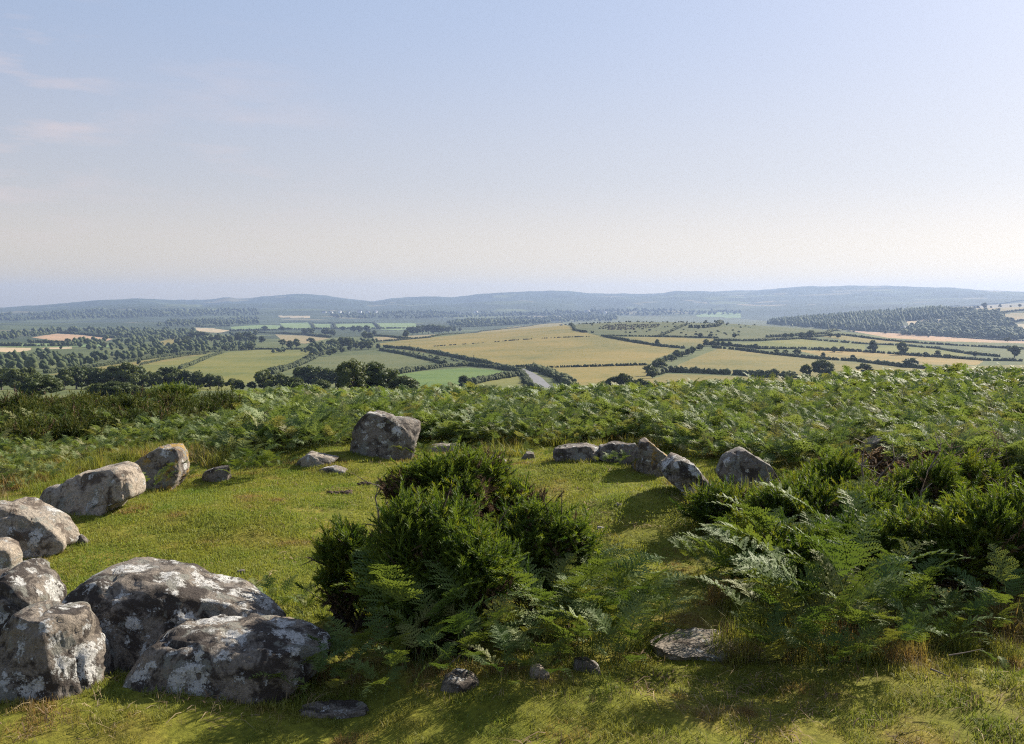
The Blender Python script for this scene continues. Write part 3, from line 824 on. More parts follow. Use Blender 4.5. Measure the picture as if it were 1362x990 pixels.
stone([(-230, 660), (-220, 480), (-100, 450), (0, 448), (60, 434), (100, 441), (130, 462), (200, 490), (245, 530), (275, 562), (297, 603), (200, 625), (130, 655), (60, 680)], A5, 0.6, pale, 'pale rounded ring stone cut by the left picture edge', base=748, e=0.6, seed=5, lean=0.15, cuts=4)
stone([(-70, 700), (-60, 590), (0, 588), (50, 610), (80, 650), (86, 705)], A5, 0.35, pale, 'small pale stone wedged below the rounded ring stone at the left edge', base=768, sub=4, seed=6)
stone([(298, 607), (300, 575), (318, 564), (350, 590), (345, 608)], A5, 0.12, darkm, 'little pointed dark stone at the tip of the pale rounded stone', sub=3, seed=7, name='stone', cat='stone')
stone([(122, 445), (150, 402), (200, 377), (260, 350), (320, 325), (430, 296), (480, 285), (530, 310), (556, 352), (557, 412), (480, 432), (440, 457), (350, 478), (240, 505), (165, 470)], A5, 0.55, pale, 'long pale slab like boulder lying along the left side of the ring', base=688, e=0.5, seed=8, lean=0.22, rough=0.05)
stone([(528, 310), (550, 275), (600, 243), (640, 218), (665, 209), (705, 213), (722, 238), (728, 292), (722, 335), (680, 375), (600, 385), (555, 370), (538, 335)], A5, 0.5, orng, 'grey boulder with a streak of orange lichen beyond the long slab', base=654, e=0.6, seed=49, lean=0.3, cuts=3)
stone([(800, 358), (798, 322), (840, 300), (902, 295), (905, 345), (850, 360)], A5, 0.25, darkm, 'flat faced grey stone half hidden by ferns on the far left of the ring', base=642, sub=4, e=0.45, seed=10)
stone([(1150, 302), (1178, 270), (1220, 240), (1262, 250), (1345, 266), (1300, 285), (1200, 300)], A5, 0.35, pale, 'low pale ledge of rock set in a grass hump', base=622, sub=4, seed=11, name='stone', cat='stone')
stone([(1238, 327), (1260, 305), (1320, 295), (1365, 310), (1385, 328), (1300, 334)], A5, 0.25, darkm, 'low dark stone in the turf just left of the standing block', base=631, sub=4, seed=12, name='stone', cat='stone')
stone([(72, 265), (80, 200), (90, 160), (110, 120), (150, 79), (200, 85), (270, 105), (310, 104), (347, 120), (352, 150), (337, 212), (312, 240), (230, 258), (130, 264)], A6, 0.5, darkm, 'big upright grey block standing at the far side of the ring', base=611, e=0.42, seed=13, lean=0.12)
stone([(372, 228), (400, 212), (450, 207), (500, 210), (505, 232), (440, 247)], A6, 0.3, pale, 'low pale stone in ferns just right of the standing block', base=603, sub=4, seed=14, name='stone', cat='stone')
stone([(618, 268), (650, 254), (692, 275), (694, 293), (630, 287)], A6, 0.22, darkm, 'small dark wedge shaped stone in the grass beyond the central gorse', base=618, sub=4, seed=15, name='stone', cat='stone')
stone([(748, 263), (770, 240), (800, 244), (812, 272), (760, 278)], A6, 0.25, darkm, 'small rounded dark stone under ferns at the left end of the low wall', base=612, sub=4, seed=16, name='stone', cat='stone')
stone([(872, 255), (880, 225), (940, 214), (1010, 210), (1062, 224), (1055, 268), (960, 282), (915, 272)], A6, 0.4, darkm, 'left block of the low stone wall at the far right of the ring', base=614, e=0.48, seed=17)
stone([(1050, 262), (1060, 218), (1110, 204), (1202, 204), (1214, 270), (1170, 302), (1090, 275)], A6, 0.4, darkm, 'right block of the low stone wall, touching the pointed stone', base=620, e=0.48, seed=18)
stone([(1188, 292), (1205, 230), (1216, 195), (1245, 187), (1280, 220), (1346, 270), (1305, 302), (1302, 347), (1240, 342), (1198, 320)], A6, 0.4, M['granite_orange'], 'pointed brown stone with a sloping right edge', base=636, e=0.45, seed=19, lean=0.1)
stone([(-10, 402), (20, 370), (40, 358), (60, 355), (110, 376), (140, 410), (195, 470), (192, 492), (120, 532), (60, 475), (5, 432)], A7, 0.5, lich, 'tilted lichen covered stone leaning towards the mossy hump', base=668, e=0.5, seed=20, lean=0.1)
stone([(208, 422), (225, 375), (260, 340), (300, 325), (340, 350), (400, 390), (472, 457), (440, 480), (380, 495), (280, 470), (225, 450)], A7, 0.4, darkm, 'dark wedge shaped stone pointing to the right at the edge of the gorse', base=655, e=0.5, seed=21, cuts=2, rough=0.03)
stone([(755, 345), (768, 300), (830, 280), (862, 290), (866, 345)], A7, 0.4, pale, 'pale stone showing among withered stems in the bracken on the right', base=607, sub=4, seed=22)
stone([(478, 505), (520, 440), (570, 430), (640, 440), (662, 470), (600, 490), (550, 525)], AA_, 0.26, lich, 'small lichen topped rock poking out under the central gorse', base=928, sub=4, seed=23)
stone([(818, 450), (830, 400), (860, 388), (902, 420), (893, 450)], AA_, 0.11, M['granite_pale'], 'pale rounded stone the size of a loaf below the ferns', base=904, sub=4, e=0.8, cuts=1, seed=24, name='stone', cat='stone')
slab(446, 946, 92, 0.14, 0.02, darkm, 'flat grey slab almost buried in the turf below the gorse', 25)
stone([(982, 415), (990, 372), (1040, 374), (1084, 402), (1070, 432)], AA_, 0.2, darkm, 'brown stone among straw between the ferns', base=898, sub=4, seed=26, name='stone', cat='stone')
slab(922, 860, 104, 0.34, 0.02, M['granite_pale'], 'low stony patch of worn rock between the two thickets', 27)
stone([(140, 760), (150, 700), (165, 655), (192, 650), (205, 760)], (3.093, 400, 580), 0.2, darkm, 'narrow brown upright stone in shade under the left gorse', base=832, sub=4, seed=28, name='stone', cat='stone')
stone([(314, 765), (316, 758), (325, 758), (326, 765)], AP, 0.05, darkm, 'fist sized brown stone lying on the turf behind the largest boulder', sub=3, seed=29, name='stone', cat='stone', sink=0.005)
stone([(792, 704), (795, 700), (806, 702), (807, 706)], AP, 0.06, pale, 'small pale flat stone on the turf right of the gorse', sub=3, seed=30, name='stone', cat='stone', sink=0.004)
stone([(818, 672), (820, 669), (828, 670), (828, 674)], AP, 0.06, pale, 'small white stone at the edge of the shadow of the pointed stone', sub=3, seed=31, name='stone', cat='stone', sink=0.004)

# ------------------------------------------------------------------ dung pile on the turf
def pellet_pile(px, py, n, spread, label):
    g = G(px, py); V, Fc = ico(2); parts = []
    for i in range(n):
        a = rng.uniform(0, 6.28); d = spread * math.sqrt(rng.uniform())
        x, y = g[0] + d * math.cos(a) * 1.5, g[1] + d * math.sin(a)
        z = float(height(np.array([x]), np.array([y]))[0])
        s = rng.uniform(0.012, 0.03)
        parts.append((V * np.array([1.3, 1, 0.8]) * s * (1 + 0.15 * rng.normal(size=(len(V), 1))) + np.array([x, y, z + 0.012]) - g, [Fc]))
    V2, F2 = merge(parts)
    tag(link('dung_heap', make_mesh('dung_heap', V2, F2, M['dung'], smooth=True), loc=g), label, 'dung heap', kind='stuff')
M['dung'] = bark_mat('dried_dung', (0.035, 0.025, 0.017), (0.075, 0.05, 0.035), 40)
pellet_pile(452, 658, 18, 0.10, 'scattered dark dung heap on the turf in front of the standing block')
pellet_pile(492, 645, 10, 0.08, 'smaller dark dung heap beside the brown topped gorse')

# ------------------------------------------------------------------ distant hedges, trees, woods, houses
def blob_mass(pts, rad, sub=1, jit=0.28, squash=0.9, seed=0):
    V, Fc = ico(sub); rg_ = np.random.default_rng(seed); n = len(pts)
    VV = V[None] * (1 + jit * rg_.normal(size=(n, len(V), 1))) * rad[:, None, None] * np.array([1, 1, squash])
    VV = VV + np.asarray(pts)[:, None, :]
    FF = (Fc[None] + (np.arange(n) * len(V))[:, None, None]).reshape(-1, 3)
    tint = np.repeat(rg_.uniform(0, 1, n), len(V)) * 0.6 + rg_.uniform(0, 0.4, n * len(V))
    return VV.reshape(-1, 3), FF, tint

def leaf_cards(cent, nrm, size, seed=0):
    rg_ = np.random.default_rng(seed); n = len(cent)
    Mx = frames(nrm + 0.9 * rg_.normal(size=(n, 3)), rg_.uniform(0, 6.28, n))
    q = np.array([[-0.5, -0.6, 0], [0.5, -0.35, 0.12], [0.6, 0.5, 0], [-0.4, 0.6, 0.12]])
    V = np.einsum('nij,kj->nki', Mx, q) * np.asarray(size).reshape(-1, 1, 1) + cent[:, None, :]
    return V.reshape(-1, 3), np.arange(n * 4).reshape(n, 4)

def hedge(pix, hh, label, group=None, gaps=0.0, wid=1.0, seed=0, pts=None, name='hedge'):
    rg_ = np.random.default_rng(seed + 500)
    P = pts if pts is not None else [G(x, y, rmin=120) for x, y in pix]
    P = [np.asarray(p) for p in P]
    out = []
    for a, b in zip(P[:-1], P[1:]):
        dd = float(np.hypot(*(b - a)[:2]))
        st = 0.5 * hh
        n = max(1, int(dd / st))
        for i in range(n):
            t = i / n; out.append(a[:2] + (b - a)[:2] * t)
    out = np.array(out)
    if len(out) < 2: out = np.vstack([out, out + 1])
    keep = rg_.uniform(size=len(out)) > gaps
    if gaps > 0.2:
        keep &= fbm(np.column_stack([out / 14.0, np.zeros(len(out))]), 2, seed) > -0.25
    if keep.sum() < 2: keep[:] = True
    out = out[keep] + rg_.normal(size=(keep.sum(), 2)) * 0.25 * hh
    z = height(out[:, 0], out[:, 1])
    nzv = fbm(np.column_stack([out / 25.0, np.zeros(len(out))]), 3, seed + 3)
    rad = hh * (0.55 + 0.22 * nzv + 0.12 * rg_.normal(size=len(out))).clip(0.25, 1.1) * wid
    ctr = np.column_stack([out, z + rad * 0.55])
    ctr2 = np.column_stack([out + rg_.normal(size=out.shape) * 0.3 * hh, z + hh * (0.75 + 0.25 * nzv)])
    V, Fc, tint = blob_mass(np.vstack([ctr, ctr2]), np.concatenate([rad, rad * 0.6]), 1, 0.2, 0.95, seed)
    org = np.array([out[0, 0], out[0, 1], z[0]])
    me = make_mesh(name, V - org, [Fc], M['hedge'], attrs={'tint': tint})
    return tag(link(name, me, loc=org), label, 'hedge', group)

HEDGES = [
 ([(720, 489.5), (790, 488), (862, 486)], 1.6, 'thin dark hedge between the lower golden hayfield and the road triangle', 0.05),
 ([(577, 461), (640, 456.5), (690, 452.5), (740, 449.5), (800, 448)], 1.1, 'thin broken hedge crossing the big golden hayfield', 0.5),
 ([(803, 448), (840, 455), (880, 461), (912, 464)], 2.6, 'scrubby hedge on the right slope of the big golden hayfield', 0.15),
 ([(800, 447.5), (880, 448.5), (955, 450.5)], 2.0, 'straight hedge dividing the moorland hill top from the small golden field', 0.0),
 ([(878, 448), (895, 440), (912, 432.5)], 2.4, 'gorse hedge climbing the moorland hill top', 0.3),
 ([(917, 436), (935, 436.5), (955, 434), (968, 430)], 4.5, 'thick clump of gorse in line on the green hill top', 0.05),
 ([(747, 432), (765, 440), (775, 442), (788, 443)], 2.6, 'dotted scrub hedge on the left shoulder of the hill top', 0.25),
 ([(866, 500), (887, 495), (940, 497), (985, 499), (1020, 502), (1060, 503)], 3.2, 'dense dark hedge along the bottom of the broad golden field', 0.0),
 ([(950, 463), (985, 466), (1022, 471), (1060, 475), (1095, 478.5), (1140, 481), (1180, 486), (1230, 491)], 2.6, 'long hedge with hawthorns along the top of the broad golden field', 0.1),
 ([(940, 459), (977, 461), (1010, 464.5), (1065, 464.5), (1110, 467), (1150, 468.5)], 2.8, 'hedge of hawthorn bushes above the orange strip field', 0.1),
 ([(1150, 468.5), (1190, 471.5), (1228, 474.5), (1270, 477), (1310, 480), (1362, 481)], 2.4, 'hedge continuing right between green and orange strips', 0.12),
 ([(950, 454), (1000, 454), (1020, 453), (1065, 451), (1110, 455), (1150, 458), (1200, 460), (1246, 464), (1294, 472), (1330, 475)], 2.6, 'long hedge along the upper edge of the green strip fields', 0.05),
 ([(1065, 450), (1120, 446), (1176, 453), (1246, 458.5), (1290, 461), (1362, 465)], 2.6, 'hedge below the long tan stubble strip', 0.05),
 ([(1120, 436), (1145, 440), (1200, 444), (1271, 449), (1330, 453), (1400, 455)], 2.6, 'dark hedge along the skyline of the right hand ridge', 0.0),
 ([(1020, 449), (1060, 447), (1100, 444), (1130, 441)], 3.0, 'bushy hedge under the rough pasture at the ridge end', 0.1),
 ([(512, 462.5), (545, 465), (580, 470.5), (620, 478.5), (657, 486.5)], 3.0, 'upper hedge of the green lane slanting down to the road', 0.0),
 ([(505, 466), (540, 472), (575, 480), (592, 486)], 2.6, 'lower hedge of the green lane beside the domed pasture', 0.05),
 ([(516, 499.5), (550, 494), (590, 488.5), (625, 487), (660, 490), (690, 495)], 2.8, 'dark curving hedge along the top of the bright green meadow', 0.0),
 ([(660, 487), (680, 490), (700, 489)], 2.4, 'short hedge where the lane meets the road', 0.0),
 ([(627, 512), (640, 508), (660, 504.5), (688, 500.5)], 2.8, 'low dark hedge below the bright green meadow', 0.0),
 ([(691, 494), (697, 502), (706, 516)], 2.2, 'hedge along the left verge of the road', 0.05),
 ([(703, 490.5), (720, 495), (740, 503), (757, 513)], 3.4, 'tall shaded hedge along the right verge of the road', 0.0),
 ([(62, 497), (120, 489), (185, 479.5), (232, 472.5), (300, 467), (345, 465), (440, 464.5), (455, 463)], 2.4, 'long dark hedge above the yellow green fields on the left', 0.0),
 ([(187, 485.5), (215, 479), (245, 473.5), (275, 471)], 1.6, 'thin hedge between the golden strip and the yellow green field', 0.0),
 ([(240, 491), (262, 482), (280, 474.5), (297, 469)], 2.2, 'hedge slanting between the two yellow green fields', 0.0),
 ([(360, 498), (380, 492), (397, 486), (420, 475), (445, 466)], 3.2, 'bushy hedge on the left of the domed pasture', 0.05),
 ([(340, 442.5), (380, 444.5), (420, 446.5)], 3.0, 'far hedge above the tan field on the left', 0.1),
 ([(496, 455), (530, 453), (570, 449.5), (640, 441), (700, 434.5), (748, 429.5)], 2.4, 'dark hedge on the left skyline of the rounded hill', 0.05),
 ([(500, 447), (530, 450), (545, 451)], 3.0, 'dark far hedge below the copse', 0.0),
]
for i, (pix, hh, lab, gp) in enumerate(HEDGES):
    hedge(pix, hh, lab, gaps=gp, seed=i)

# far hedges of the valley patchwork
FAR_H = [[(372, 430), (412, 429), (445, 430.5), (500, 430)], [(412, 429), (418, 437)], [(497, 430), (506, 438)], [(370, 438.5), (440, 438), (500, 437.5), (556, 437)], [(444, 431), (446, 437)],
         [(43, 447.5), (75, 443), (110, 445), (152, 450)], [(40, 456), (87, 457), (140, 457)], [(0, 460.5), (50, 461), (100, 460)], [(262, 435), (306, 434)], [(306, 441), (372, 439.5)],
         [(600, 436), (650, 434), (700, 431)], [(366, 444), (405, 445.5), (440, 449.5)], [(1264, 408), (1310, 405.5), (1362, 400)], [(1330, 416.5), (1362, 413)], [(1334, 431), (1362, 427)], [(1268, 414), (1300, 415), (1330, 416)]]
for i, pix in enumerate(FAR_H):
    hedge(pix, 5.0, 'thin dark hedge dividing the hazy fields far down the valley', group='far valley hedges', gaps=0.1, seed=60 + i)

# ---- tree prototypes (unit: 10 m tall)
def tree_proto(seed, nblob=26, ncard=1400, card=0.55, wide=1.0, conifer=False):
    rg_ = np.random.default_rng(seed)
    pts, rad = [], []
    if conifer:
        for i in range(nblob):
            t = (i + 0.5) / nblob; r = 2.4 * (1 - t) + 0.25; a = rg_.uniform(0, 6.28)
            pts.append((0.5 * r * math.cos(a), 0.5 * r * math.sin(a), 1.2 + 8.6 * t)); rad.append(0.75 * r)
    else:
        for i in range(nblob):
            a = rg_.uniform(0, 6.28); u = rg_.uniform(-0.75, 1); d = math.sqrt(max(0, 1 - u * u)) * rg_.uniform(0.45, 1.0)
            lop = 1 + 0.25 * math.sin(a * 2 + seed) + 0.15 * math.sin(3 * a + seed * 2)
            pts.append((3.4 * wide * d * math.cos(a) * lop, 3.4 * wide * d * math.sin(a) * lop, 4.9 + 3.7 * u)); rad.append(rg_.uniform(1.0, 1.9))
    pts = np.array(pts); rad = np.array(rad)
    V, Fc, tint = blob_mass(pts, rad * 0.82, 1, 0.16, 0.9, seed)
    k = rg_.integers(0, len(pts), ncard)
    n = rg_.normal(size=(ncard, 3)); n /= np.linalg.norm(n, axis=1, keepdims=True)
    n[:, 2] = np.abs(n[:, 2]) * 0.8 + n[:, 2] * 0.2
    cc = pts[k] + n * (rad[k] * rg_.uniform(0.75, 1.12, ncard))[:, None]
    cv, cq = leaf_cards(cc, n, card * rg_.uniform(0.6, 1.3, ncard), seed)
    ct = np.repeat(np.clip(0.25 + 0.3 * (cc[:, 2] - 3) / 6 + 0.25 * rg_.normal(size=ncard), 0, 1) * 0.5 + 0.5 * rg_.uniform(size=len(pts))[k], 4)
    VV = np.vstack([V, cv]); FF = [Fc, cq + len(V)]
    crown = make_mesh('crown', VV, FF, M['tree'], attrs={'tint': np.concatenate([tint, ct])})
    tp = []
    tp.append(tube([(0, 0, -0.5), (0.05, 0, 1.2), (0.1, 0.05, 3), (0, 0.1, 5.5)], [0.42, 0.34, 0.26, 0.12], 7))
    for i in range(5):
        a = i * 1.26 + rg_.uniform(0, 0.6)
        tp.append(tube([(0.05, 0, 2.2 + 0.35 * i), (0.9 * math.cos(a), 0.9 * math.sin(a), 3.6 + 0.3 * i), (2.2 * math.cos(a) * wide, 2.2 * math.sin(a) * wide, 5.2 + 0.3 * i)], [0.18, 0.12, 0.05], 5))
    tv, tf = merge(tp)
    trunk = make_mesh('trunk', tv, tf, M['bark'], smooth=True)
    return crown, trunk
PROTO = [tree_proto(s, wide=w) for s, w in ((1, 1.0), (2, 1.15), (3, 0.85), (4, 1.3), (5, 1.0))]
BIG = [tree_proto(41, 46, 6000, 0.30, 1.25), tree_proto(42, 46, 6000, 0.30, 1.1)]
CONI = [tree_proto(51, 14, 900, 0.5, 1, True), tree_proto(52, 14, 900, 0.5, 1, True)]
_tc = [0]
def tree(p, hgt, label, group=None, proto=None, wide=1.0, cat='tree', name='tree', parts=True):
    _tc[0] += 1
    cr_, tr_ = proto if proto else PROTO[_tc[0] % len(PROTO)]
    e = link(name, None, loc=p); s = hgt / 9.6
    e.scale = (s * wide, s * wide, s); e.rotation_euler = (0, 0, (_tc[0] * 2.4) % 6.28)
    tag(e, label, cat, group)
    link('crown', cr_, e)
    if parts: link('trunk', tr_, e)
    return e
def tree_px(px, base, top, label, group=None, proto=None, wide=1.0, r=None, name='tree', cat='tree'):
    p = at_dist(px, r) if r else G(px, base, rmin=120)
    d = float(np.hypot(p[0], p[1]))
    hgt = max(1.5, (s_of(base if r is None else base, alpha_of(px)) - s_of(top, alpha_of(px))) * d) if r is None else max(1.5, (CZ - d * float(s_of(top, alpha_of(px)))) - p[2])
    return tree(p - np.array([0, 0, 0.03 * hgt]), hgt, label, group, proto, wide, name=name, cat=cat)

# the big dark trees just beyond the crest
tree_px(468, 520, 478, 'left crown of the big dark tree pair beyond the bracken', proto=BIG[0], r=165)
tree_px(495, 520, 482, 'broad right crown of the big dark tree pair beyond the bracken', proto=BIG[1], r=170, wide=1.3)
tree_px(536, 520, 499, 'low dark bushy tree just right of the big tree pair', proto=BIG[0], r=190, wide=1.4)
tree_px(392, 520, 502, 'light olive bushy tree left of the big tree pair', proto=BIG[1], r=200, wide=1.6)
tree_px(428, 520, 505, 'rounded grey green bush between olive bush and big tree pair', proto=BIG[0], r=210, wide=1.3)
for px, top, r in ((0, 487, 330), (18, 490, 300), (35, 488, 340), (84, 492, 330), (100, 488, 340), (115, 487, 350), (132, 489, 345), (152, 485, 340), (168, 483, 335), (183, 487, 340), (200, 494, 345), (216, 488, 350), (228, 487, 350), (246, 493, 350), (262, 494, 345), (278, 497, 340), (290, 499, 335)):
    tree_px(px, 520, top, 'dark green tree in the dense belt beyond the left gorse', group='tree belt on the left', r=r, wide=1.15)
tree_px(50, 520, 498, 'rounded near tree standing in front of the left end of the belt', r=180, wide=1.5, proto=BIG[0])
for px, top in ((130, 510), (150, 507), (165, 509), (182, 513)):
    tree_px(px, 520, top, 'pale green low bush at the foot of the tree belt', group='pale bushes below the tree belt', r=170, wide=1.7, proto=BIG[1], name='bush', cat='bush')
for px, top in ((309, 503), (318, 506), (333, 508), (350, 491), (371, 496), (380, 500)):
    tree_px(px, 520, top, 'grey green tree between the belt and the big tree pair', group='trees right of the belt', r=300, wide=1.2)
for px, b, t in ((397, 513, 489), (408, 512, 487), (420, 513, 488), (433, 514, 489), (446, 515, 491), (455, 516, 494)):
    tree_px(px, b, t, 'hazy dark tree in the clump behind the big tree pair', group='tree clump behind the big pair', r=390, wide=1.1)
tree_px(616, 516, 499.5, 'lone round tree standing in the bright green meadow', wide=1.1)
tree_px(612, 519, 511, 'low dark bush at the foot of the lone meadow tree', r=420, wide=2, name='bush', cat='bush')
tree_px(591, 488, 478, 'small upright tree in the lane hedge')
tree_px(581, 482, 473, 'tiny upright tree higher up the lane hedge')
tree_px(185, 486, 478, 'small round tree alone on the golden strip above the tree belt')
tree_px(503, 464, 457, 'square dark bush at the upper end of the lane', wide=1.3, name='bush', cat='bush')
# diagonal row of trees on the golden hill
for px, b, t in ((868, 503, 492), (864, 500, 484), (877, 495, 476), (872, 490, 479), (885, 482, 473), (893, 481, 471), (900, 478, 465), (907, 476, 467), (915, 474, 464), (921, 471, 461), (931, 466, 457), (939, 461, 451), (948, 461, 453), (955, 460, 454), (962, 460, 454), (970, 461, 454)):
    tree_px(px, b, t, 'round dark tree in the diagonal row across the golden hill', group='diagonal tree row', wide=1.2)
for px, t in ((811, 503), (818, 500), (828, 497), (835, 499)):
    tree_px(px, 520, t, 'dark upright tree in the small clump just over the bracken crest', group='clump over the crest', r=360, wide=1.0)
for px, t in ((842, 504), (853, 503), (860, 507)):
    tree_px(px, 520, t, 'low rounded tree on the right of the small clump over the crest', group='low trees right of the clump', r=350, wide=1.5)
tree_px(874, 460, 451.5, 'round tree in the scrubby hedge of the small golden field', wide=1.1)
tree_px(932, 449.5, 443, 'left of the three small trees on the hill top wall', wide=1.3)
tree_px(945, 449.5, 443.5, 'middle of the three small trees on the hill top wall', wide=1.2)
tree_px(977, 450, 443, 'right of the three small trees on the hill top wall', wide=1.2)
tree_px(1005, 465, 457, 'single round tree in the hedge above the orange strip', wide=1.1)
for px in (888, 903, 906, 914, 939, 951, 780, 790, 795, 833, 836, 823, 798, 745, 752):
    a_ = alpha_of(px, 426); rr_w = ROWS[(ROWS > 1250) & (ROWS < 1900)]; zz = height(rr_w * math.sin(a_), rr_w * math.cos(a_)); k_ = int(np.argmin((CZ - zz) / rr_w))
    tree(np.array([rr_w[k_] * math.sin(a_), rr_w[k_] * math.cos(a_), zz[k_] - 0.3]), 5.0 if px in (951, 939) else 2.6, 'tiny wind bent thorn on the skyline of the moorland hill', group='skyline thorns', wide=1.2, name='thorn_bush', cat='bush')
tree_px(1094, 503, 477.5, 'largest dark round tree above the right bracken crest', wide=1.05, proto=BIG[0])
tree_px(1071, 504, 485, 'dark tree left of the largest one above the crest', wide=0.9)
tree_px(1051, 505, 494, 'low dark bush left of the pair above the crest', wide=1.4, name='bush', cat='bush')
tree_px(1029, 504, 490, 'round tree standing on the hedge near the crest', wide=1.2)
tree_px(1149, 498, 483, 'round grey tree low in the broad golden field', wide=1.2)
tree_px(1161, 469.5, 453, 'left and darker of two round trees on the green strip', wide=1.05)
tree_px(1199, 473, 455, 'right and paler of two round trees on the green strip', wide=0.9)
tree_px(1211, 489, 476, 'low spreading dark tree at the field edge by the crest', wide=1.9)
tree_px(1349, 476, 459, 'round tree by the right picture edge', wide=1.1)
for px, b, t in ((1060, 473, 464), (1095, 476, 469), (1134, 479, 472), (1045, 471, 465), (1033, 471, 464), (1231, 475, 468), (1222, 475, 469), (1247, 475, 466), (1262, 477, 471), (1297, 475, 467), (1078, 450, 439), (1066, 450, 442), (1053, 450, 443), (1045, 450, 443), (1115, 450, 443), (1105, 449, 443), (1120, 469, 461), (1110, 469, 461), (1090, 467, 461)):
    tree_px(px, b, t, 'hawthorn tree growing out of a field hedge on the right hand slope', group='hedgerow hawthorns', wide=1.25)
for px, b, t in ((1095, 437, 428), (1087, 436, 431), (1106, 438, 432), (1136, 442, 439), (1178, 444, 439), (1235, 449, 446), (1340, 455, 449)):
    tree_px(px, b, t, 'small bushy tree on the skyline hedge of the right hand ridge', group='ridge skyline trees', wide=1.4)
# mid valley trees on the left
for px, b, t in ((394, 463, 451), (386, 464, 453), (412, 446, 436), (405, 446, 437), (436, 447, 437), (430, 447, 438), (443, 447, 438), (456, 440, 434), (470, 442, 433), (478, 443, 433), (488, 444, 433), (485, 451, 441), (492, 451, 442), (498, 447, 439), (456, 463, 448), (463, 464, 449), (442, 463, 451), (448, 464, 453), (425, 463, 455), (413, 457, 449), (473, 465, 455), (481, 465, 454), (490, 465, 453), (352, 441, 433), (375, 441, 434), (340, 447, 439), (348, 456, 447), (376, 460, 451),
                 (407, 481, 473), (413, 478, 470), (420, 476, 469), (428, 473, 467), (444, 471, 463), (455, 470, 461), (438, 474, 465), (466, 467, 458)):
    tree_px(px, b, t, 'hazy round tree among the small fields left of the rounded hill', group='trees of the left valley', wide=1.2)
for px, b, t in ((543, 445, 435), (549, 445, 434), (556, 445, 433), (562, 444, 432), (570, 444, 432), (577, 444, 431.5), (584, 444, 432), (590, 443, 433), (597, 443, 434), (604, 442, 435), (612, 441, 436)):
    tree_px(px, b, t, 'tree of the dark copse left of the rounded hill', group='dark copse', wide=1.1)
tree_px(540, 449, 439, 'round tree in front of the dark copse', wide=1.1)
for px, b, t in ((257, 466, 458), (246, 463, 452), (238, 463, 454), (256, 452, 441), (265, 452, 440), (272, 452, 441), (299, 467, 459), (322, 466, 460), (334, 466, 456), (248, 456, 447), (281, 455, 446), (290, 455, 445), (305, 457, 447), (318, 455, 442), (328, 453, 441), (337, 456, 445), (90, 457, 450), (107, 478, 470), (88, 484, 472), (95, 483, 471), (80, 485, 473), (102, 484, 473), (148, 463, 456), (160, 463, 457), (205, 457, 449), (138, 463, 455)):
    tree_px(px, b, t, 'hazy dark tree in the wooded valley on the left', group='valley trees on the far left', wide=1.3)
# right hand skyline
def ridge_tree(px, hpx, lo, hi, label, group, wide=1.3):
    a_ = alpha_of(px, 410); rw = ROWS[(ROWS > lo) & (ROWS < hi)]; zz = height(rw * math.sin(a_), rw * math.cos(a_)); k_ = int(np.argmin((CZ - zz) / rw))
    tree(np.array([rw[k_] * math.sin(a_), rw[k_] * math.cos(a_), zz[k_] - 0.5]), hpx / F * rw[k_], label, group, wide=wide)
for px, hpx in ((1263, 5), (1257, 4.5), (1309, 6.5), (1301, 3.5), (1283, 3), (1296, 3), (1330, 4), (1356, 3.5), (1318, 2.5), (1344, 2.5)):
    ridge_tree(px, hpx, 2700, 3700, 'hazy tree on the skyline of the far right hillside', 'trees of the right hillside')
for px, b, t in ((1344, 429, 422), (1265, 428, 421)):
    tree_px(px, b, t, 'hazy tree on the slope below the far right skyline', group='slope trees below the right skyline', wide=1.3)

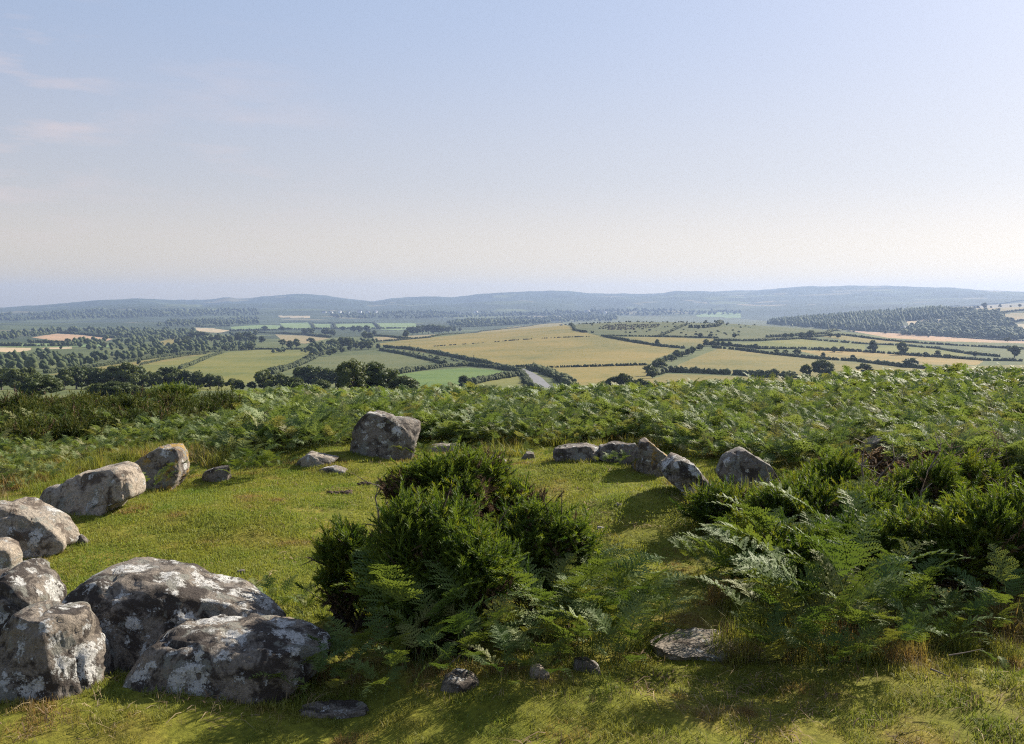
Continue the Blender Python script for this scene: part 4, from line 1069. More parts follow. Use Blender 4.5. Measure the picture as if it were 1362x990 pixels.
# ---- far woods, one mass each
def in_pts(poly, n, rmin, rmax, seed):
    rg_ = np.random.default_rng(seed); P = []
    xs = [p[0] for p in poly]; ys = [p[1] for p in poly]
    # even spread over the ground: draw in distance and bearing, keep what projects inside
    tries = 0
    while len(P) < n and tries < 40:
        tries += 1
        al = rg_.uniform(alpha_of(min(xs)), alpha_of(max(xs)), 4000); r = np.sqrt(rg_.uniform(rmin ** 2, rmax ** 2, 4000))
        x, y = r * np.sin(al), r * np.cos(al); z = height(x, y)
        px, py, fw = project(x, y, z)
        ok = in_poly(px, py, poly)
        P += [np.array(v) for v in np.stack([x, y, z], 1)[ok]]
    return np.array(P[:n])
def wood(poly, n, rmin, rmax, hgt, label, seed, conifer=False, cat='woodland'):
    P = in_pts(poly, n, rmin, rmax, seed); rg_ = np.random.default_rng(seed)
    if len(P) < 3: print('EMPTY WOOD', label); return
    m = len(P); hh = hgt * rg_.uniform(0.45, 1.3, m) * (1 + 0.35 * fbm(P / 60.0, 2, seed))
    if conifer:
        cv = np.array([[math.cos(a) * 0.38, math.sin(a) * 0.38, 0.05] for a in np.arange(6) * math.pi / 3] + [[math.cos(a) * 0.25, math.sin(a) * 0.25, 0.55] for a in np.arange(6) * math.pi / 3] + [[0, 0, 1.0]])
        cf = [(i, (i + 1) % 6, 6 + (i + 1) % 6) for i in range(6)] + [(i, 6 + (i + 1) % 6, 6 + i) for i in range(6)] + [(6 + i, 6 + (i + 1) % 6, 12) for i in range(6)]
        Mx = np.einsum('n,ij->nij', hh, np.eye(3))
        V, Fo = replicate(cv, [np.array(cf)], Mx, P)
        V += rg_.normal(size=V.shape) * 0.06 * hgt
        tint = np.repeat(rg_.uniform(0, 0.6, m), len(cv))
    else:
        c = np.vstack([P + np.stack([0 * hh, 0 * hh, hh * 0.45], 1), P + np.stack([rg_.normal(size=m) * hh * 0.25, rg_.normal(size=m) * hh * 0.25, hh * 0.7], 1)])
        V, Fc, tint = blob_mass(c, np.concatenate([hh * 0.42, hh * 0.3]), 1, 0.17, 0.95, seed); Fo = [Fc]
    tag(link('woodland', make_mesh('woodland', V, Fo, M['wood'], smooth=True, attrs={'tint': tint})), label, cat, kind='stuff')
wood([(1015, 428), (1060, 422), (1110, 418), (1150, 415), (1262, 414), (1258, 424), (1200, 428), (1200, 441), (1150, 441), (1100, 438), (1020, 431)], 2800, 2500, 3500, 16, 'dark conifer plantation on the far right ridge', 1, True)
wood([(1205, 441), (1235, 428), (1262, 428), (1262, 415), (1330, 416), (1340, 430), (1362, 446), (1362, 453), (1200, 446)], 1500, 2300, 3400, 13, 'dark broadleaf wood in the dip below the conifer ridge', 2)
wood([(-20, 497), (0, 478), (60, 472), (110, 478), (175, 470), (230, 464), (340, 458), (345, 464), (230, 471), (150, 482), (60, 496), (40, 510), (-20, 512)], 210, 700, 1900, 7.5, 'dark wood filling the valley above the left tree belt', 3)
wood([(0, 446), (60, 440), (260, 441), (260, 452), (200, 455), (160, 452), (150, 448), (75, 441), (40, 448), (0, 455)], 420, 1900, 3200, 11, 'hazy wood behind the pink ploughed field', 4)
wood([(100, 456), (205, 452), (215, 459), (330, 444), (345, 455), (300, 462), (150, 470), (60, 470)], 150, 1300, 2400, 9, 'wood between the pink field and the long hedge', 5)
wood([(230, 428), (345, 424), (345, 431), (262, 434), (200, 436)], 500, 2800, 5000, 13, 'blue hazed wood under the left hills', 6)
wood([(595, 430), (700, 424), (820, 420), (820, 427), (740, 429), (690, 433), (600, 436)], 900, 2800, 5500, 14, 'blue hazed wood behind the rounded hill', 7)
wood([(440, 418), (560, 416), (680, 417), (820, 413), (960, 414), (1010, 418), (900, 420), (700, 421), (560, 424), (440, 424)], 900, 4000, 7500, 15, 'scattered hazy woods along the foot of the far ridge', 8)
wood([(0, 420), (120, 414), (340, 412), (345, 420), (200, 423), (0, 428)], 700, 3800, 7500, 15, 'hazy woods across the foot of the left hills', 9)
wood([(345, 470), (395, 466), (470, 456), (500, 456), (500, 463), (460, 466), (420, 475), (395, 470)], 70, 800, 1700, 7, 'scrubby wood above the domed pasture', 10)

# scrub patches on the moorland hill top
def scrub(poly, n, hgt, label, seed, mat='heath'):
    P = in_pts(poly, n, 700, 1700, seed); rg_ = np.random.default_rng(seed)
    hh = hgt * rg_.uniform(0.5, 1.3, len(P))
    V, Fc, tint = blob_mass(P + np.stack([0 * hh, 0 * hh, hh * 0.3], 1), hh * 0.8, 1, 0.2, 0.7, seed)
    tag(link('scrub', make_mesh('scrub', V, [Fc], M[mat], attrs={'tint': tint})), label, 'scrub', kind='stuff')
scrub([(796, 434), (830, 431.5), (880, 432), (872, 436), (830, 440), (800, 438)], 260, 1.6, 'brown heathery scrub patches on the moorland hill top', 1)
scrub([(760, 425), (960, 422), (1010, 428), (990, 447), (890, 446), (790, 443)], 120, 2.2, 'dark gorse scattered over the moorland hill top', 2, 'hedge')
scrub([(530, 466), (560, 468), (600, 477), (640, 485), (620, 484), (570, 477)], 60, 1.4, 'rough scrub growing inside the green lane', 3, 'hedge')

# far small houses
M['render'] = bark_mat('white_render', (0.7, 0.69, 0.66), (0.8, 0.79, 0.77), 0.3)
M['slate'] = bark_mat('slate_roof', (0.12, 0.12, 0.13), (0.2, 0.2, 0.21), 0.5)
def house(px, py, L, Wd, Hh, rot, label, group=None, name='farmhouse'):
    p = G(px, py, rmin=1200)
    e = link(name, None, loc=p); e.rotation_euler = (0, 0, rot); tag(e, label, 'house', group)
    a, b = L / 2, Wd / 2
    V = [(-a, -b, -1), (a, -b, -1), (a, b, -1), (-a, b, -1), (-a, -b, Hh), (a, -b, Hh), (a, b, Hh), (-a, b, Hh), (-a, 0, Hh + Wd * 0.42), (a, 0, Hh + Wd * 0.42)]
    link('wall', make_mesh('wall', V, [np.array([[0, 1, 5, 4], [2, 3, 7, 6]]), np.array([[0, 4, 3], [3, 4, 7], [4, 8, 7], [1, 2, 5], [2, 6, 5], [5, 6, 9]])], M['render']), e)
    o = 0.4
    Vr = []
    for s in (-1, 1):
        for z in (0.06, 0.36):
            Vr += [(-a - o, s * (b + o), Hh - 0.42 * o + z), (a + o, s * (b + o), Hh - 0.42 * o + z), (a + o, 0, Hh + Wd * 0.42 + z), (-a - o, 0, Hh + Wd * 0.42 + z)]
    q = []
    for s in range(2):
        k = 8 * s
        q += [(k, k + 1, k + 2, k + 3), (k + 4, k + 7, k + 6, k + 5), (k, k + 4, k + 5, k + 1), (k, k + 3, k + 7, k + 4), (k + 1, k + 5, k + 6, k + 2)]
    link('roof', make_mesh('roof', Vr, [np.array(q)], M['slate']), e)
house(781, 415.5, 30, 14, 7, 0.6, 'white barn far down the valley, left of the closer pair of white dots')
house(799, 416.5, 26, 14, 7, 0.2, 'white barn far down the valley, left one of two close together')
house(805, 416.8, 18, 12, 6, 1.0, 'white barn far down the valley, right one of two close together')
house(1201, 438.5, 14, 8, 5.5, 0.5, 'small white farmhouse at the edge of the wood below the conifer ridge')
house(1331, 430.5, 14, 8, 5, 1.0, 'small pale farmhouse by the hedge on the far right hillside')
for k, (px, py) in enumerate(((431, 416.5), (440, 417), (452, 416), (463, 416.8), (478, 416), (489, 417), (500, 416.2), (512, 416.8), (525, 417.2), (610, 417), (633, 416.2))):
    house(px, py, 22, 11, 6, k * 0.7, 'tiny pale house of the hazy village below the far ridge', group='far village houses', name='village_house')
# telephone poles
def pole(px, base, top, label, group=None):
    p = G(px, base, rmin=200); d = math.hypot(p[0], p[1]); hh = (float(s_of(base, alpha_of(px))) - float(s_of(top, alpha_of(px)))) * d
    e = link('telephone_pole', None, loc=p); tag(e, label, 'telephone pole', group)
    v, f = tube([(0, 0, -0.5), (0, 0, hh)], [0.22, 0.16], 6); link('post', make_mesh('post', v, f, M['bark']), e)
    v, f = tube([(-0.9, 0, hh - 0.5), (0.9, 0, hh - 0.5)], [0.09, 0.09], 4); link('crossarm', make_mesh('crossarm', v, f, M['bark']), e)
pole(710, 489, 481, 'thin telephone pole in the hayfield right above the road')
pole(792, 487, 483, 'thin telephone pole near the middle of the lower hayfield edge')
pole(630, 480, 472.5, 'thin telephone pole beside the upper lane hedge')
pole(545, 465, 458, 'thin telephone pole at the top of the lane')
#@@PART3
# ------------------------------------------------------------------ bracken
def frond_mesh(seed, L, npair, npin, mat, tilt0=0.12, tilt1=1.25, wide=0.30, stipe=0.42, stem_w=0.0035, lod=0, droop=0.25, wither=0.0):
    """one bracken frond rising from the origin and arching towards +x"""
    rg_ = np.random.default_rng(seed)
    n = 16
    ts = np.linspace(0, 1, n)
    bend = tilt0 + (tilt1 - tilt0) * np.clip((ts - 0.15) / 0.85, 0, 1) ** 1.5
    seg = L / (n - 1)
    p = np.zeros((n, 3))
    sway = rg_.normal(0, 0.12)
    for i in range(1, n):
        b = bend[i]
        p[i] = p[i - 1] + seg * np.array([math.sin(b), sway * 0.3 * ts[i], math.cos(b)])
    tang = np.gradient(p, axis=0); tang /= np.linalg.norm(tang, axis=1, keepdims=True)
    parts = [tube(p, np.linspace(stem_w, stem_w * 0.25, n), 3 if lod else 4)]
    V, T = [], []
    def quad(a, b, c, d):
        k = len(V); V.extend([a, b, c, d]); T.append((k, k + 1, k + 2, k + 3))
    blade = 1 - stipe
    for k in range(npair):
        f = (k + 0.3) / npair
        t = stipe + blade * f ** 0.92
        x = t * (n - 1); i = min(int(x), n - 2); w = x - i
        base = p[i] * (1 - w) + p[i + 1] * w
        tg = tang[i]
        side = np.array([0, 1.0, 0]); side -= tg * side.dot(tg); side /= np.linalg.norm(side)
        up = np.cross(tg, side)
        if up[2] < 0: up = -up
        ln = L * wide * ((1 - f) ** 0.85 * (0.72 + 0.28 * min(1, f * 5)) + 0.03)
        for s in (-1, 1):
            yaw = rg_.normal(0, 0.10); rise = 0.22 + rg_.normal(0, 0.16)
            ax = side * s * math.cos(0.5 + yaw) + tg * math.sin(0.5 + yaw) + up * rise
            ax /= np.linalg.norm(ax)
            dr = droop * (0.7 + 0.6 * rg_.uniform()) + wither
            l2 = ln * rg_.uniform(0.85, 1.1)
            m = max(2, int(round(npin * (0.35 + 0.65 * (1 - f)))))
            c = lambda q: base + ax * l2 * q + np.array([0, 0, -dr * l2 * q * q])
            lat = np.cross(ax, up); lat /= np.linalg.norm(lat)
            if lod == 2:      # one notched strip per pinna
                for q in range(m):
                    a0, a1 = q / m, (q + 0.95) / m
                    wd = 0.38 * l2 * (1 - a0) ** 0.8 + 0.004
                    quad(c(a0), c((a0 + a1) / 2) + lat * wd, c(a1), c((a0 + a1) / 2) - lat * wd)
                continue
            for q in range(m):
                a0 = (q + 0.15) / m
                wd = (0.24 if lod == 0 else 0.30) * l2 * (1 - a0) ** 0.75 * rg_.uniform(0.85, 1.1) + 0.004
                th = (0.55 if lod == 0 else 0.56) * l2 / m
                o = c(a0); fw = ax
                fold = rg_.normal(0.10, 0.10) - wither
                for s2 in (-1, 1):
                    dirv = lat * s2 * 0.86 + fw * 0.5 + up * fold
                    tip = o + dirv * wd
                    mid = o + dirv * wd * 0.45
                    quad(o - fw * th * 0.75, mid - fw * th * 1.0, tip, mid + fw * th * 0.95)
            quad(c(0.93) - lat * 0.004, c(1.0), c(0.93) + lat * 0.004, c(0.9))
    parts.append((np.array(V), [np.array(T)]))
    VV, FF = merge(parts)
    if wither:
        VV = VV + 0.02 * rg_.normal(size=VV.shape)
    return make_mesh('frond', VV, FF, mat)

NEAR_FR = [frond_mesh(s, L, 10, 8, M['bracken'], t0, t1, w, st) for s, L, t0, t1, w, st in
           ((1, 1.0, 0.10, 1.40, 0.25, 0.52), (2, 1.0, 0.2, 1.55, 0.22, 0.48), (3, 1.0, 0.05, 1.3, 0.26, 0.58), (4, 1.0, 0.3, 1.7, 0.23, 0.42), (5, 1.0, 0.15, 1.8, 0.24, 0.50), (6, 1.0, 0.25, 1.4, 0.25, 0.38))]
DEAD_FR = [frond_mesh(20 + s, 1.0, 11, 5, M['dead_leaf'], 0.15, 1.9, 0.20, 0.4, droop=0.9, wither=0.5) for s in range(3)]

def fern(px, py, top, label, group, nfr=6, dead=False, name='bracken_fern', spread=1.0, p=None):
    """one bracken plant whose base is seen at (px, py) and whose tips reach photo row top"""
    g = G(px, py) if p is None else p
    d = math.hypot(g[0], g[1])
    zt = CZ - d * float(s_of(top, alpha_of(px)))
    hh = max(0.14, zt - g[2])
    e = link(name, None, loc=g); tag(e, label, 'fern', group)
    a0 = rng.uniform(0, 6.28)
    for i in range(nfr):
        me = (DEAD_FR if dead else NEAR_FR)[rng.integers(0, 3 if dead else 6)]
        f = link('frond', me, e)
        s = hh / 0.74 * rng.uniform(0.62, 1.12) * (1.05 if i else 1.15)
        yaw = a0 + i * 2.4 + rng.normal(0, 0.35)
        # wind and light pull many fronds over to the left
        f.rotation_euler = (rng.normal(0, 0.14), rng.normal(0.06, 0.15) * spread, yaw)
        f.location = (0.05 * math.cos(yaw) * rng.uniform(0, 1.4), 0.05 * math.sin(yaw) * rng.uniform(0, 1.4), -0.01)
        f.scale = (s, s, s)
    return e

FERNS = [
 ('tall green bracken fern growing against the right side of the central gorse', 'bracken right of the central gorse', 6,
  [(742, 800, 722), (770, 815, 735), (800, 815, 742), (820, 840, 760), (845, 840, 775), (760, 855, 752), (790, 870, 770), (826, 905, 800), (735, 850, 740), (800, 850, 755), (842, 895, 830), (720, 830, 735), (705, 795, 740), (780, 790, 728), (812, 800, 758), (838, 815, 778), (775, 895, 800), (815, 880, 790), (745, 880, 790), (765, 840, 732), (785, 850, 744), (805, 865, 756), (825, 870, 768), (848, 860, 782), (755, 870, 750), (775, 885, 772), (838, 885, 800), (728, 865, 748), (812, 830, 748), (862, 850, 796), (792, 835, 745), (755, 775, 735)]),
 ('low pale green bracken fern in front of the central gorse', 'bracken before the central gorse', 5,
  [(680, 925, 852), (706, 905, 838), (660, 905, 862), (735, 900, 820), (695, 895, 850), (720, 915, 858)]),
 ('shaded dark bracken fern under the front of the central gorse', 'shaded bracken under the gorse', 5,
  [(560, 890, 770), (520, 905, 820), (595, 895, 790), (540, 930, 850), (480, 900, 830), (620, 900, 800), (575, 915, 840), (505, 935, 870), (640, 890, 780), (545, 890, 745)]),
 ('bracken fern filling the gap between the low dark boulder and the gorse', 'bracken beside the low boulder', 5,
  [(365, 818, 775), (385, 815, 782), (405, 822, 788), (425, 835, 800), (350, 812, 782), (395, 900, 838), (420, 905, 850), (375, 915, 862), (440, 890, 845), (410, 930, 870), (355, 925, 880), (440, 915, 860), (455, 925, 860), (430, 935, 880)]),
 ('small fresh green fern squeezed between the square boulder and the largest one', None, 4, [(142, 890, 838)]),
 ('fern at the front foot of the square and low boulders', None, 3, [(146, 868, 848)]),
 ('tall bracken fern at the turf edge of the right thicket', 'bracken on the left edge of the right thicket', 6,
  [(935, 772, 706), (948, 765, 698), (968, 762, 694), (988, 762, 692), (945, 750, 702), (1002, 758, 684), (958, 785, 712), (920, 752, 712), (980, 778, 700), (1000, 790, 705)]),
 ('bracken fern with silvery tops in the front of the right thicket', 'bracken in front of the right thicket', 6,
  [(1010, 850, 752), (1040, 868, 742), (1070, 882, 735), (1105, 885, 722), (1140, 872, 728), (1165, 862, 738), (1050, 845, 718), (1095, 850, 706), (1130, 840, 705), (1190, 852, 760), (1205, 835, 735), (1000, 815, 740), (1225, 845, 770), (1085, 895, 800), (1125, 900, 815), (1020, 885, 800), (1050, 902, 815), (1155, 895, 795), (1000, 865, 790), (1190, 885, 790), (1230, 875, 790), (1105, 908, 830), (1270, 860, 785), (1300, 850, 780)]),
 ('bracken fern deep inside the right thicket among gorse', 'bracken inside the right thicket', 6,
  [(1050, 800, 680), (1090, 790, 672), (1130, 790, 668), (1170, 790, 672), (1010, 780, 675), (1210, 795, 690), (1250, 800, 700), (1040, 760, 655), (1080, 755, 652), (1180, 760, 655), (1230, 760, 665), (1280, 790, 700), (1150, 740, 640), (1310, 780, 690), (1020, 745, 650), (1100, 735, 640), (1270, 755, 668), (1340, 770, 690), (1200, 735, 645)]),
 ('broad single bracken fern by the right picture edge', 'lone bracken at the right edge', 6, [(1338, 838, 750), (1352, 850, 768)]),
 ('small bracken fern low in the grass at the bottom right', None, 3, [(1345, 912, 882)]),
 ('fern tuft growing from the foot of the orange lichened boulder', 'ferns at the orange lichened boulder', 5,
  [(212, 655, 615), (228, 648, 612), (243, 645, 618), (200, 662, 628), (252, 640, 615)]),
 ('bushy fern hiding the flat faced grey stone', 'ferns at the flat faced stone', 6,
  [(318, 640, 596), (332, 638, 592), (346, 636, 594), (360, 634, 598), (372, 628, 602), (340, 632, 588), (308, 632, 604)]),
 ('fern at the right foot of the standing block', 'ferns at the standing block', 5, [(545, 612, 583), (556, 610, 585), (566, 608, 586)]),
 ('fern overhanging the low stone wall on the far right of the ring', 'ferns over the low wall', 5,
  [(735, 614, 594), (722, 612, 596), (800, 622, 598), (818, 626, 600), (640, 604, 590), (620, 604, 588), (600, 602, 586), (700, 612, 594), (830, 625, 604)]),
]
for lab, grp, nf, spots in FERNS:
    for px, py, top in spots:
        if grp and 'right thicket' in grp: top += 10
        fern(px, py, top, lab, grp, nf)
for i, (px, py, top) in enumerate(((1148, 640, 582), (1160, 642, 588), (1205, 655, 592), (1195, 700, 632), (1240, 665, 596), (1215, 672, 604), (1262, 720, 645), (1172, 660, 602), (1310, 720, 645), (1138, 655, 600))):
    fern(px, py, top, 'withered brown bracken standing dead in the right thicket', 'withered bracken', 5, True, name='withered_bracken')

# scattered sheets of instances -----------------------------------------------------------
def source_collection(name, meshes):
    c = bpy.data.collections.new(name)
    for i, me in enumerate(meshes):
        o = bpy.data.objects.new(me.name, me); c.objects.link(o)
    return c

def scatter(name, pts, rot, scl, idx, source, label, cat, kind='stuff'):
    me = bpy.data.meshes.new(name)
    me.vertices.add(len(pts)); me.vertices.foreach_set('co', np.asarray(pts, np.float32).ravel())
    a = me.attributes.new('turn', 'FLOAT_VECTOR', 'POINT'); a.data.foreach_set('vector', np.asarray(rot, np.float32).ravel())
    a = me.attributes.new('size', 'FLOAT', 'POINT'); a.data.foreach_set('value', np.asarray(scl, np.float32))
    a = me.attributes.new('pick', 'INT', 'POINT'); a.data.foreach_set('value', np.asarray(idx, np.int32))
    o = link(name, me)
    ng = bpy.data.node_groups.new(name, 'GeometryNodeTree')
    ng.interface.new_socket('Geometry', in_out='INPUT', socket_type='NodeSocketGeometry')
    ng.interface.new_socket('Geometry', in_out='OUTPUT', socket_type='NodeSocketGeometry')
    nd, lk = ng.nodes, ng.links
    gi = nd.new('NodeGroupInput'); go = nd.new('NodeGroupOutput')
    iop = nd.new('GeometryNodeInstanceOnPoints')
    ci = nd.new('GeometryNodeCollectionInfo'); ci.inputs['Collection'].default_value = source
    ci.inputs['Separate Children'].default_value = True; ci.inputs['Reset Children'].default_value = True
    def attr(n, t):
        x = nd.new('GeometryNodeInputNamedAttribute'); x.data_type = t; x.inputs['Name'].default_value = n; return x.outputs['Attribute']
    er = nd.new('FunctionNodeEulerToRotation'); lk.new(attr('turn', 'FLOAT_VECTOR'), er.inputs[0])
    lk.new(gi.outputs[0], iop.inputs['Points']); lk.new(ci.outputs[0], iop.inputs['Instance'])
    iop.inputs['Pick Instance'].default_value = True
    lk.new(attr('pick', 'INT'), iop.inputs['Instance Index']); lk.new(er.outputs[0], iop.inputs['Rotation']); lk.new(attr('size', 'FLOAT'), iop.inputs['Scale'])
    lk.new(iop.outputs[0], go.inputs[0])
    md = o.modifiers.new('scatter', 'NODES'); md.node_group = ng
    return tag(o, label, cat, kind=kind)

def polar_points(n, r0, r1, half=R(37), seed=0, power=2.0):
    rg_ = np.random.default_rng(seed)
    al = rg_.uniform(-half, half, n)
    u = rg_.uniform(size=n)
    r = (r0 ** power + u * (r1 ** power - r0 ** power)) ** (1 / power)
    x, y = r * np.sin(al), r * np.cos(al)
    return x, y, height(x, y), r

BR_PX = [-200, 0, 60, 120, 180, 240, 300, 380, 430, 470, 560, 640, 700, 745, 850, 880, 915, 960, 1040, 1100, 1200, 1362, 1560]
BR_PY = [672, 662, 648, 622, 606, 606, 618, 606, 600, 594, 592, 597, 600, 594, 588, 596, 612, 618, 628, 640, 650, 655, 655]
x, y, z, r = polar_points(46000, 8.5, 42, seed=5, power=1.4)
px, py, fw = project(x, y, z)
lim = np.interp(px, BR_PX, BR_PY)
nzp = fbm(np.column_stack([x / 2.2, y / 2.2, 0 * x]), 3, 31)
keep = (py < lim) & ~((px > 1125) & (px < 1205) & (py > 606)) & ~((np.abs(px - 1164) < 34) & (py > 600)) & ~((px > 1080) & (py > 600) & (nzp > 0.02))
# thinner, lower growth in the light green slope behind the left stones
thin = (px < 330) & (py > 596) & (np.random.default_rng(3).uniform(size=len(px)) > 0.8)
# leave the gorse thicket on the left and a grassy strip below it
keep &= ~thin
keep &= ~((px < 335) & (py < np.interp(px, [0, 100, 200, 335], [606, 598, 585, 572])) & (py > np.interp(px, [0, 100, 200, 335], [535, 534, 531, 527])) & (nzp > -0.05))
x, y, z, px, py, r, nzp = [a[keep] for a in (x, y, z, px, py, r, nzp)]
n = len(x); rg_ = np.random.default_rng(77)
# field plants: three fronds merged into one clump, lighter geometry
def clump(seed, lod, npair, npin, nf=5):
    r2 = np.random.default_rng(seed); parts = []
    for i in range(nf):
        me = frond_mesh(seed * 10 + i, 1.0, npair, npin, None, r2.uniform(0.05, 0.35), r2.uniform(1.3, 1.85), r2.uniform(0.20, 0.27), r2.uniform(0.45, 0.62), lod=lod)
        V = np.empty(len(me.vertices) * 3, np.float32); me.vertices.foreach_get('co', V); V = V.reshape(-1, 3).astype(float)
        Q = [list(p_.vertices) for p_ in me.polygons if len(p_.vertices) == 4]
        bpy.data.meshes.remove(me)
        a = i * 2.1 + r2.normal(0, 0.5)
        Rm = np.array(Matrix.Rotation(a, 3, 'Z') @ Matrix.Rotation(r2.normal(0, 0.16), 3, 'X'))
        parts.append((V @ Rm.T * r2.uniform(0.75, 1.1) + np.array([r2.normal(0, 0.17), r2.normal(0, 0.17), 0]), [np.array(Q)]))
    V, Fo = merge(parts)
    return make_mesh('bracken_clump', V, Fo, M['bracken_far'])
CL = [clump(s, 1, 8, 4) for s in range(5)] + [clump(s + 20, 2, 7, 3) for s in range(5)]
src = source_collection('bracken_source', CL)
idx = np.where(r < 16, rg_.integers(0, 5, n), rg_.integers(5, 10, n))
# height of the stand undulates
nzc = fbm(np.column_stack([x / 0.8, y / 0.8, 0 * x]), 2, 33)
hgt = 0.40 * (0.88 + 0.30 * nzp + 0.24 * nzc) * rg_.uniform(0.7, 1.2, n)
hgt *= np.where(px < 330, np.where(py > 596, 0.62, 0.85), 1.0) * np.clip((lim[keep] - py) / 14 + 0.55, 0.5, 1)
rot = np.stack([rg_.normal(0.0, 0.16, n), rg_.normal(-0.12, 0.16, n), rg_.uniform(0, 6.28, n)], 1)
# the names of the collection's children decide their order: keep clump order stable
for i, o in enumerate(src.objects): o.name = 'bracken_clump_%02d' % i
scatter('bracken', np.stack([x, y, z - 0.02], 1), rot, hgt / 0.74, idx, src, 'dense green bracken covering the hillside beyond the stone ring', 'bracken')
print('bracken', n)

# ------------------------------------------------------------------ turf and rough grass
def blade_patch(name, nb, rad, h0, h1, wd, mat, seed, lean=0.5):
    r2 = np.random.default_rng(seed)
    V, T, Q = [], [], []
    for i in range(nb):
        a = r2.uniform(0, 6.28); d = rad * math.sqrt(r2.uniform())
        b = np.array([d * math.cos(a), d * math.sin(a), -0.004])
        hh = r2.uniform(h0, h1); ya = r2.uniform(0, 6.28); le = abs(r2.normal(0, lean))
        dr = np.array([math.cos(ya) * le, math.sin(ya) * le, 1]); dr /= np.linalg.norm(dr)
        s = np.array([-math.sin(ya), math.cos(ya), 0]) * wd * r2.uniform(0.7, 1.3)
        m_ = b + dr * hh * 0.55
        tip = b + dr * hh + np.array([math.cos(ya), math.sin(ya), -0.6]) * hh * 0.3 * le
        k = len(V); V += [b - s, b + s, m_ + s * 0.8, m_ - s * 0.8, tip]
        Q.append((k, k + 1, k + 2, k + 3)); T.append((k + 3, k + 2, k + 4))
    return make_mesh(name, np.array(V), [np.array(T), np.array(Q)], mat)
TURF = [blade_patch('turf_patch_%d' % s, 150, 0.14, 0.009, 0.026, 0.0024, M['turf'], s, 0.9) for s in range(4)]
ROUGH = [blade_patch('rough_tuft_%d' % s, 90, 0.11, 0.02, 0.065, 0.0024, M['rough_grass'], 10 + s, 0.7) for s in range(4)] + [blade_patch('rough_tuft_%d' % s, 14, 0.10, 0.04, 0.13, 0.002, M['straw'], 10 + s, 1.0) for s in range(4, 6)]
LONG = [blade_patch('tussock_%d' % s, 110, 0.13, 0.08, 0.26, 0.003, M['rough_grass'], 20 + s, 0.6) for s in range(3)] + [blade_patch('tussock_%d' % s, 30, 0.12, 0.08, 0.26, 0.002, M['straw'], 20 + s, 0.8) for s in range(3, 5)]
x, y, z, r = polar_points(17000, 2.6, 16, seed=8, power=1.3)
px, py, fw = project(x, y, z)
nz = fbm(np.column_stack([x * 0.9, y * 0.9, 0 * x]), 3, 41)
fore = (py > 850) | ((py > 790) & (px > 430) & (px < 1000) & (nz > 0.1)) | ((px > 880) & (py > 700))
m = ~fore & (py > np.interp(px, BR_PX, BR_PY) - 14); k = m.sum()
scatter('turf_grass', np.stack([x, y, z], 1)[m], np.stack([0 * x, 0 * x, rng.uniform(0, 6.28, len(x))], 1)[m], rng.uniform(0.7, 1.25, k), rng.integers(0, 4, k), source_collection('turf_source', TURF), 'short sheep cropped turf inside the stone ring', 'grass')
m = fore; k = m.sum()
scatter('rough_grass', np.stack([x, y, z], 1)[m], np.stack([0 * x, 0 * x, rng.uniform(0, 6.28, len(x))], 1)[m], (0.65 + 0.5 * nz[m]) * rng.uniform(0.5, 1.1, k), np.where(rng.uniform(size=k) < 0.88, rng.integers(0, 4, k), rng.integers(4, 6, k)), source_collection('rough_source', ROUGH), 'rough grass with dry straws in the foreground', 'grass')
# tussocks along stone feet, thicket feet and the grassy openings to the right
x, y, z, r = polar_points(9000, 3.4, 24, seed=9, power=1.3)
px, py, fw = project(x, y, z)
nz = fbm(np.column_stack([x * 0.8, y * 0.8, 0 * x]), 3, 47)
m = ((px > 930) & (py > 640) & (py < 840) & (nz > 0.05)) | ((py < np.interp(px, BR_PX, BR_PY) + 8) & (py > np.interp(px, BR_PX, BR_PY) - 12) & (nz > 0)) | ((px > 1060) & (py > 595) & (py < 700)) | ((px < 300) & (py > 600) & (py < np.interp(px, BR_PX, BR_PY)))
k = m.sum()
scatter('tussock_grass', np.stack([x, y, z], 1)[m], np.stack([0 * x, 0 * x, rng.uniform(0, 6.28, len(x))], 1)[m], (0.7 + 0.5 * nz[m]) * rng.uniform(0.6, 1.2, k), np.where(rng.uniform(size=k) < 0.8, rng.integers(0, 3, k), rng.integers(3, 5, k)), source_collection('tussock_source', LONG), 'long tussock grass around the thickets and stones', 'grass')

# ------------------------------------------------------------------ gorse
def shoot_proto(seed, nsp=26, L=1.0):
    """one spiny shoot along +z, unit length"""
    r2 = np.random.default_rng(seed); V, T = [], []
    for i in range(nsp):
        t = 0.08 + 0.92 * i / nsp; a = i * 2.4 + r2.normal(0, 0.3)
        l = 0.26 * (1.05 - 0.55 * t) * r2.uniform(0.7, 1.3)
        o = np.array([0, 0, t]); dv = np.array([math.cos(a) * 0.8, math.sin(a) * 0.8, 0.75 + 0.5 * t])
        s = np.array([-math.sin(a), math.cos(a), 0]) * 0.033
        k = len(V); V += [o - s, o + s, o + dv * l]; T.append((k, k + 1, k + 2))
    for i in range(3):
        a = i * 2.09; k = len(V)
        V += [(0.02 * math.cos(a), 0.02 * math.sin(a), 0), (0.02 * math.cos(a + 2.09), 0.02 * math.sin(a + 2.09), 0), (0, 0, 1.08)]; T.append((k, k + 1, k + 2))
    return np.array(V, float), np.array(T)
SH = [shoot_proto(s) for s in range(3)]
SH_L = [shoot_proto(s + 5, 13) for s in range(2)]

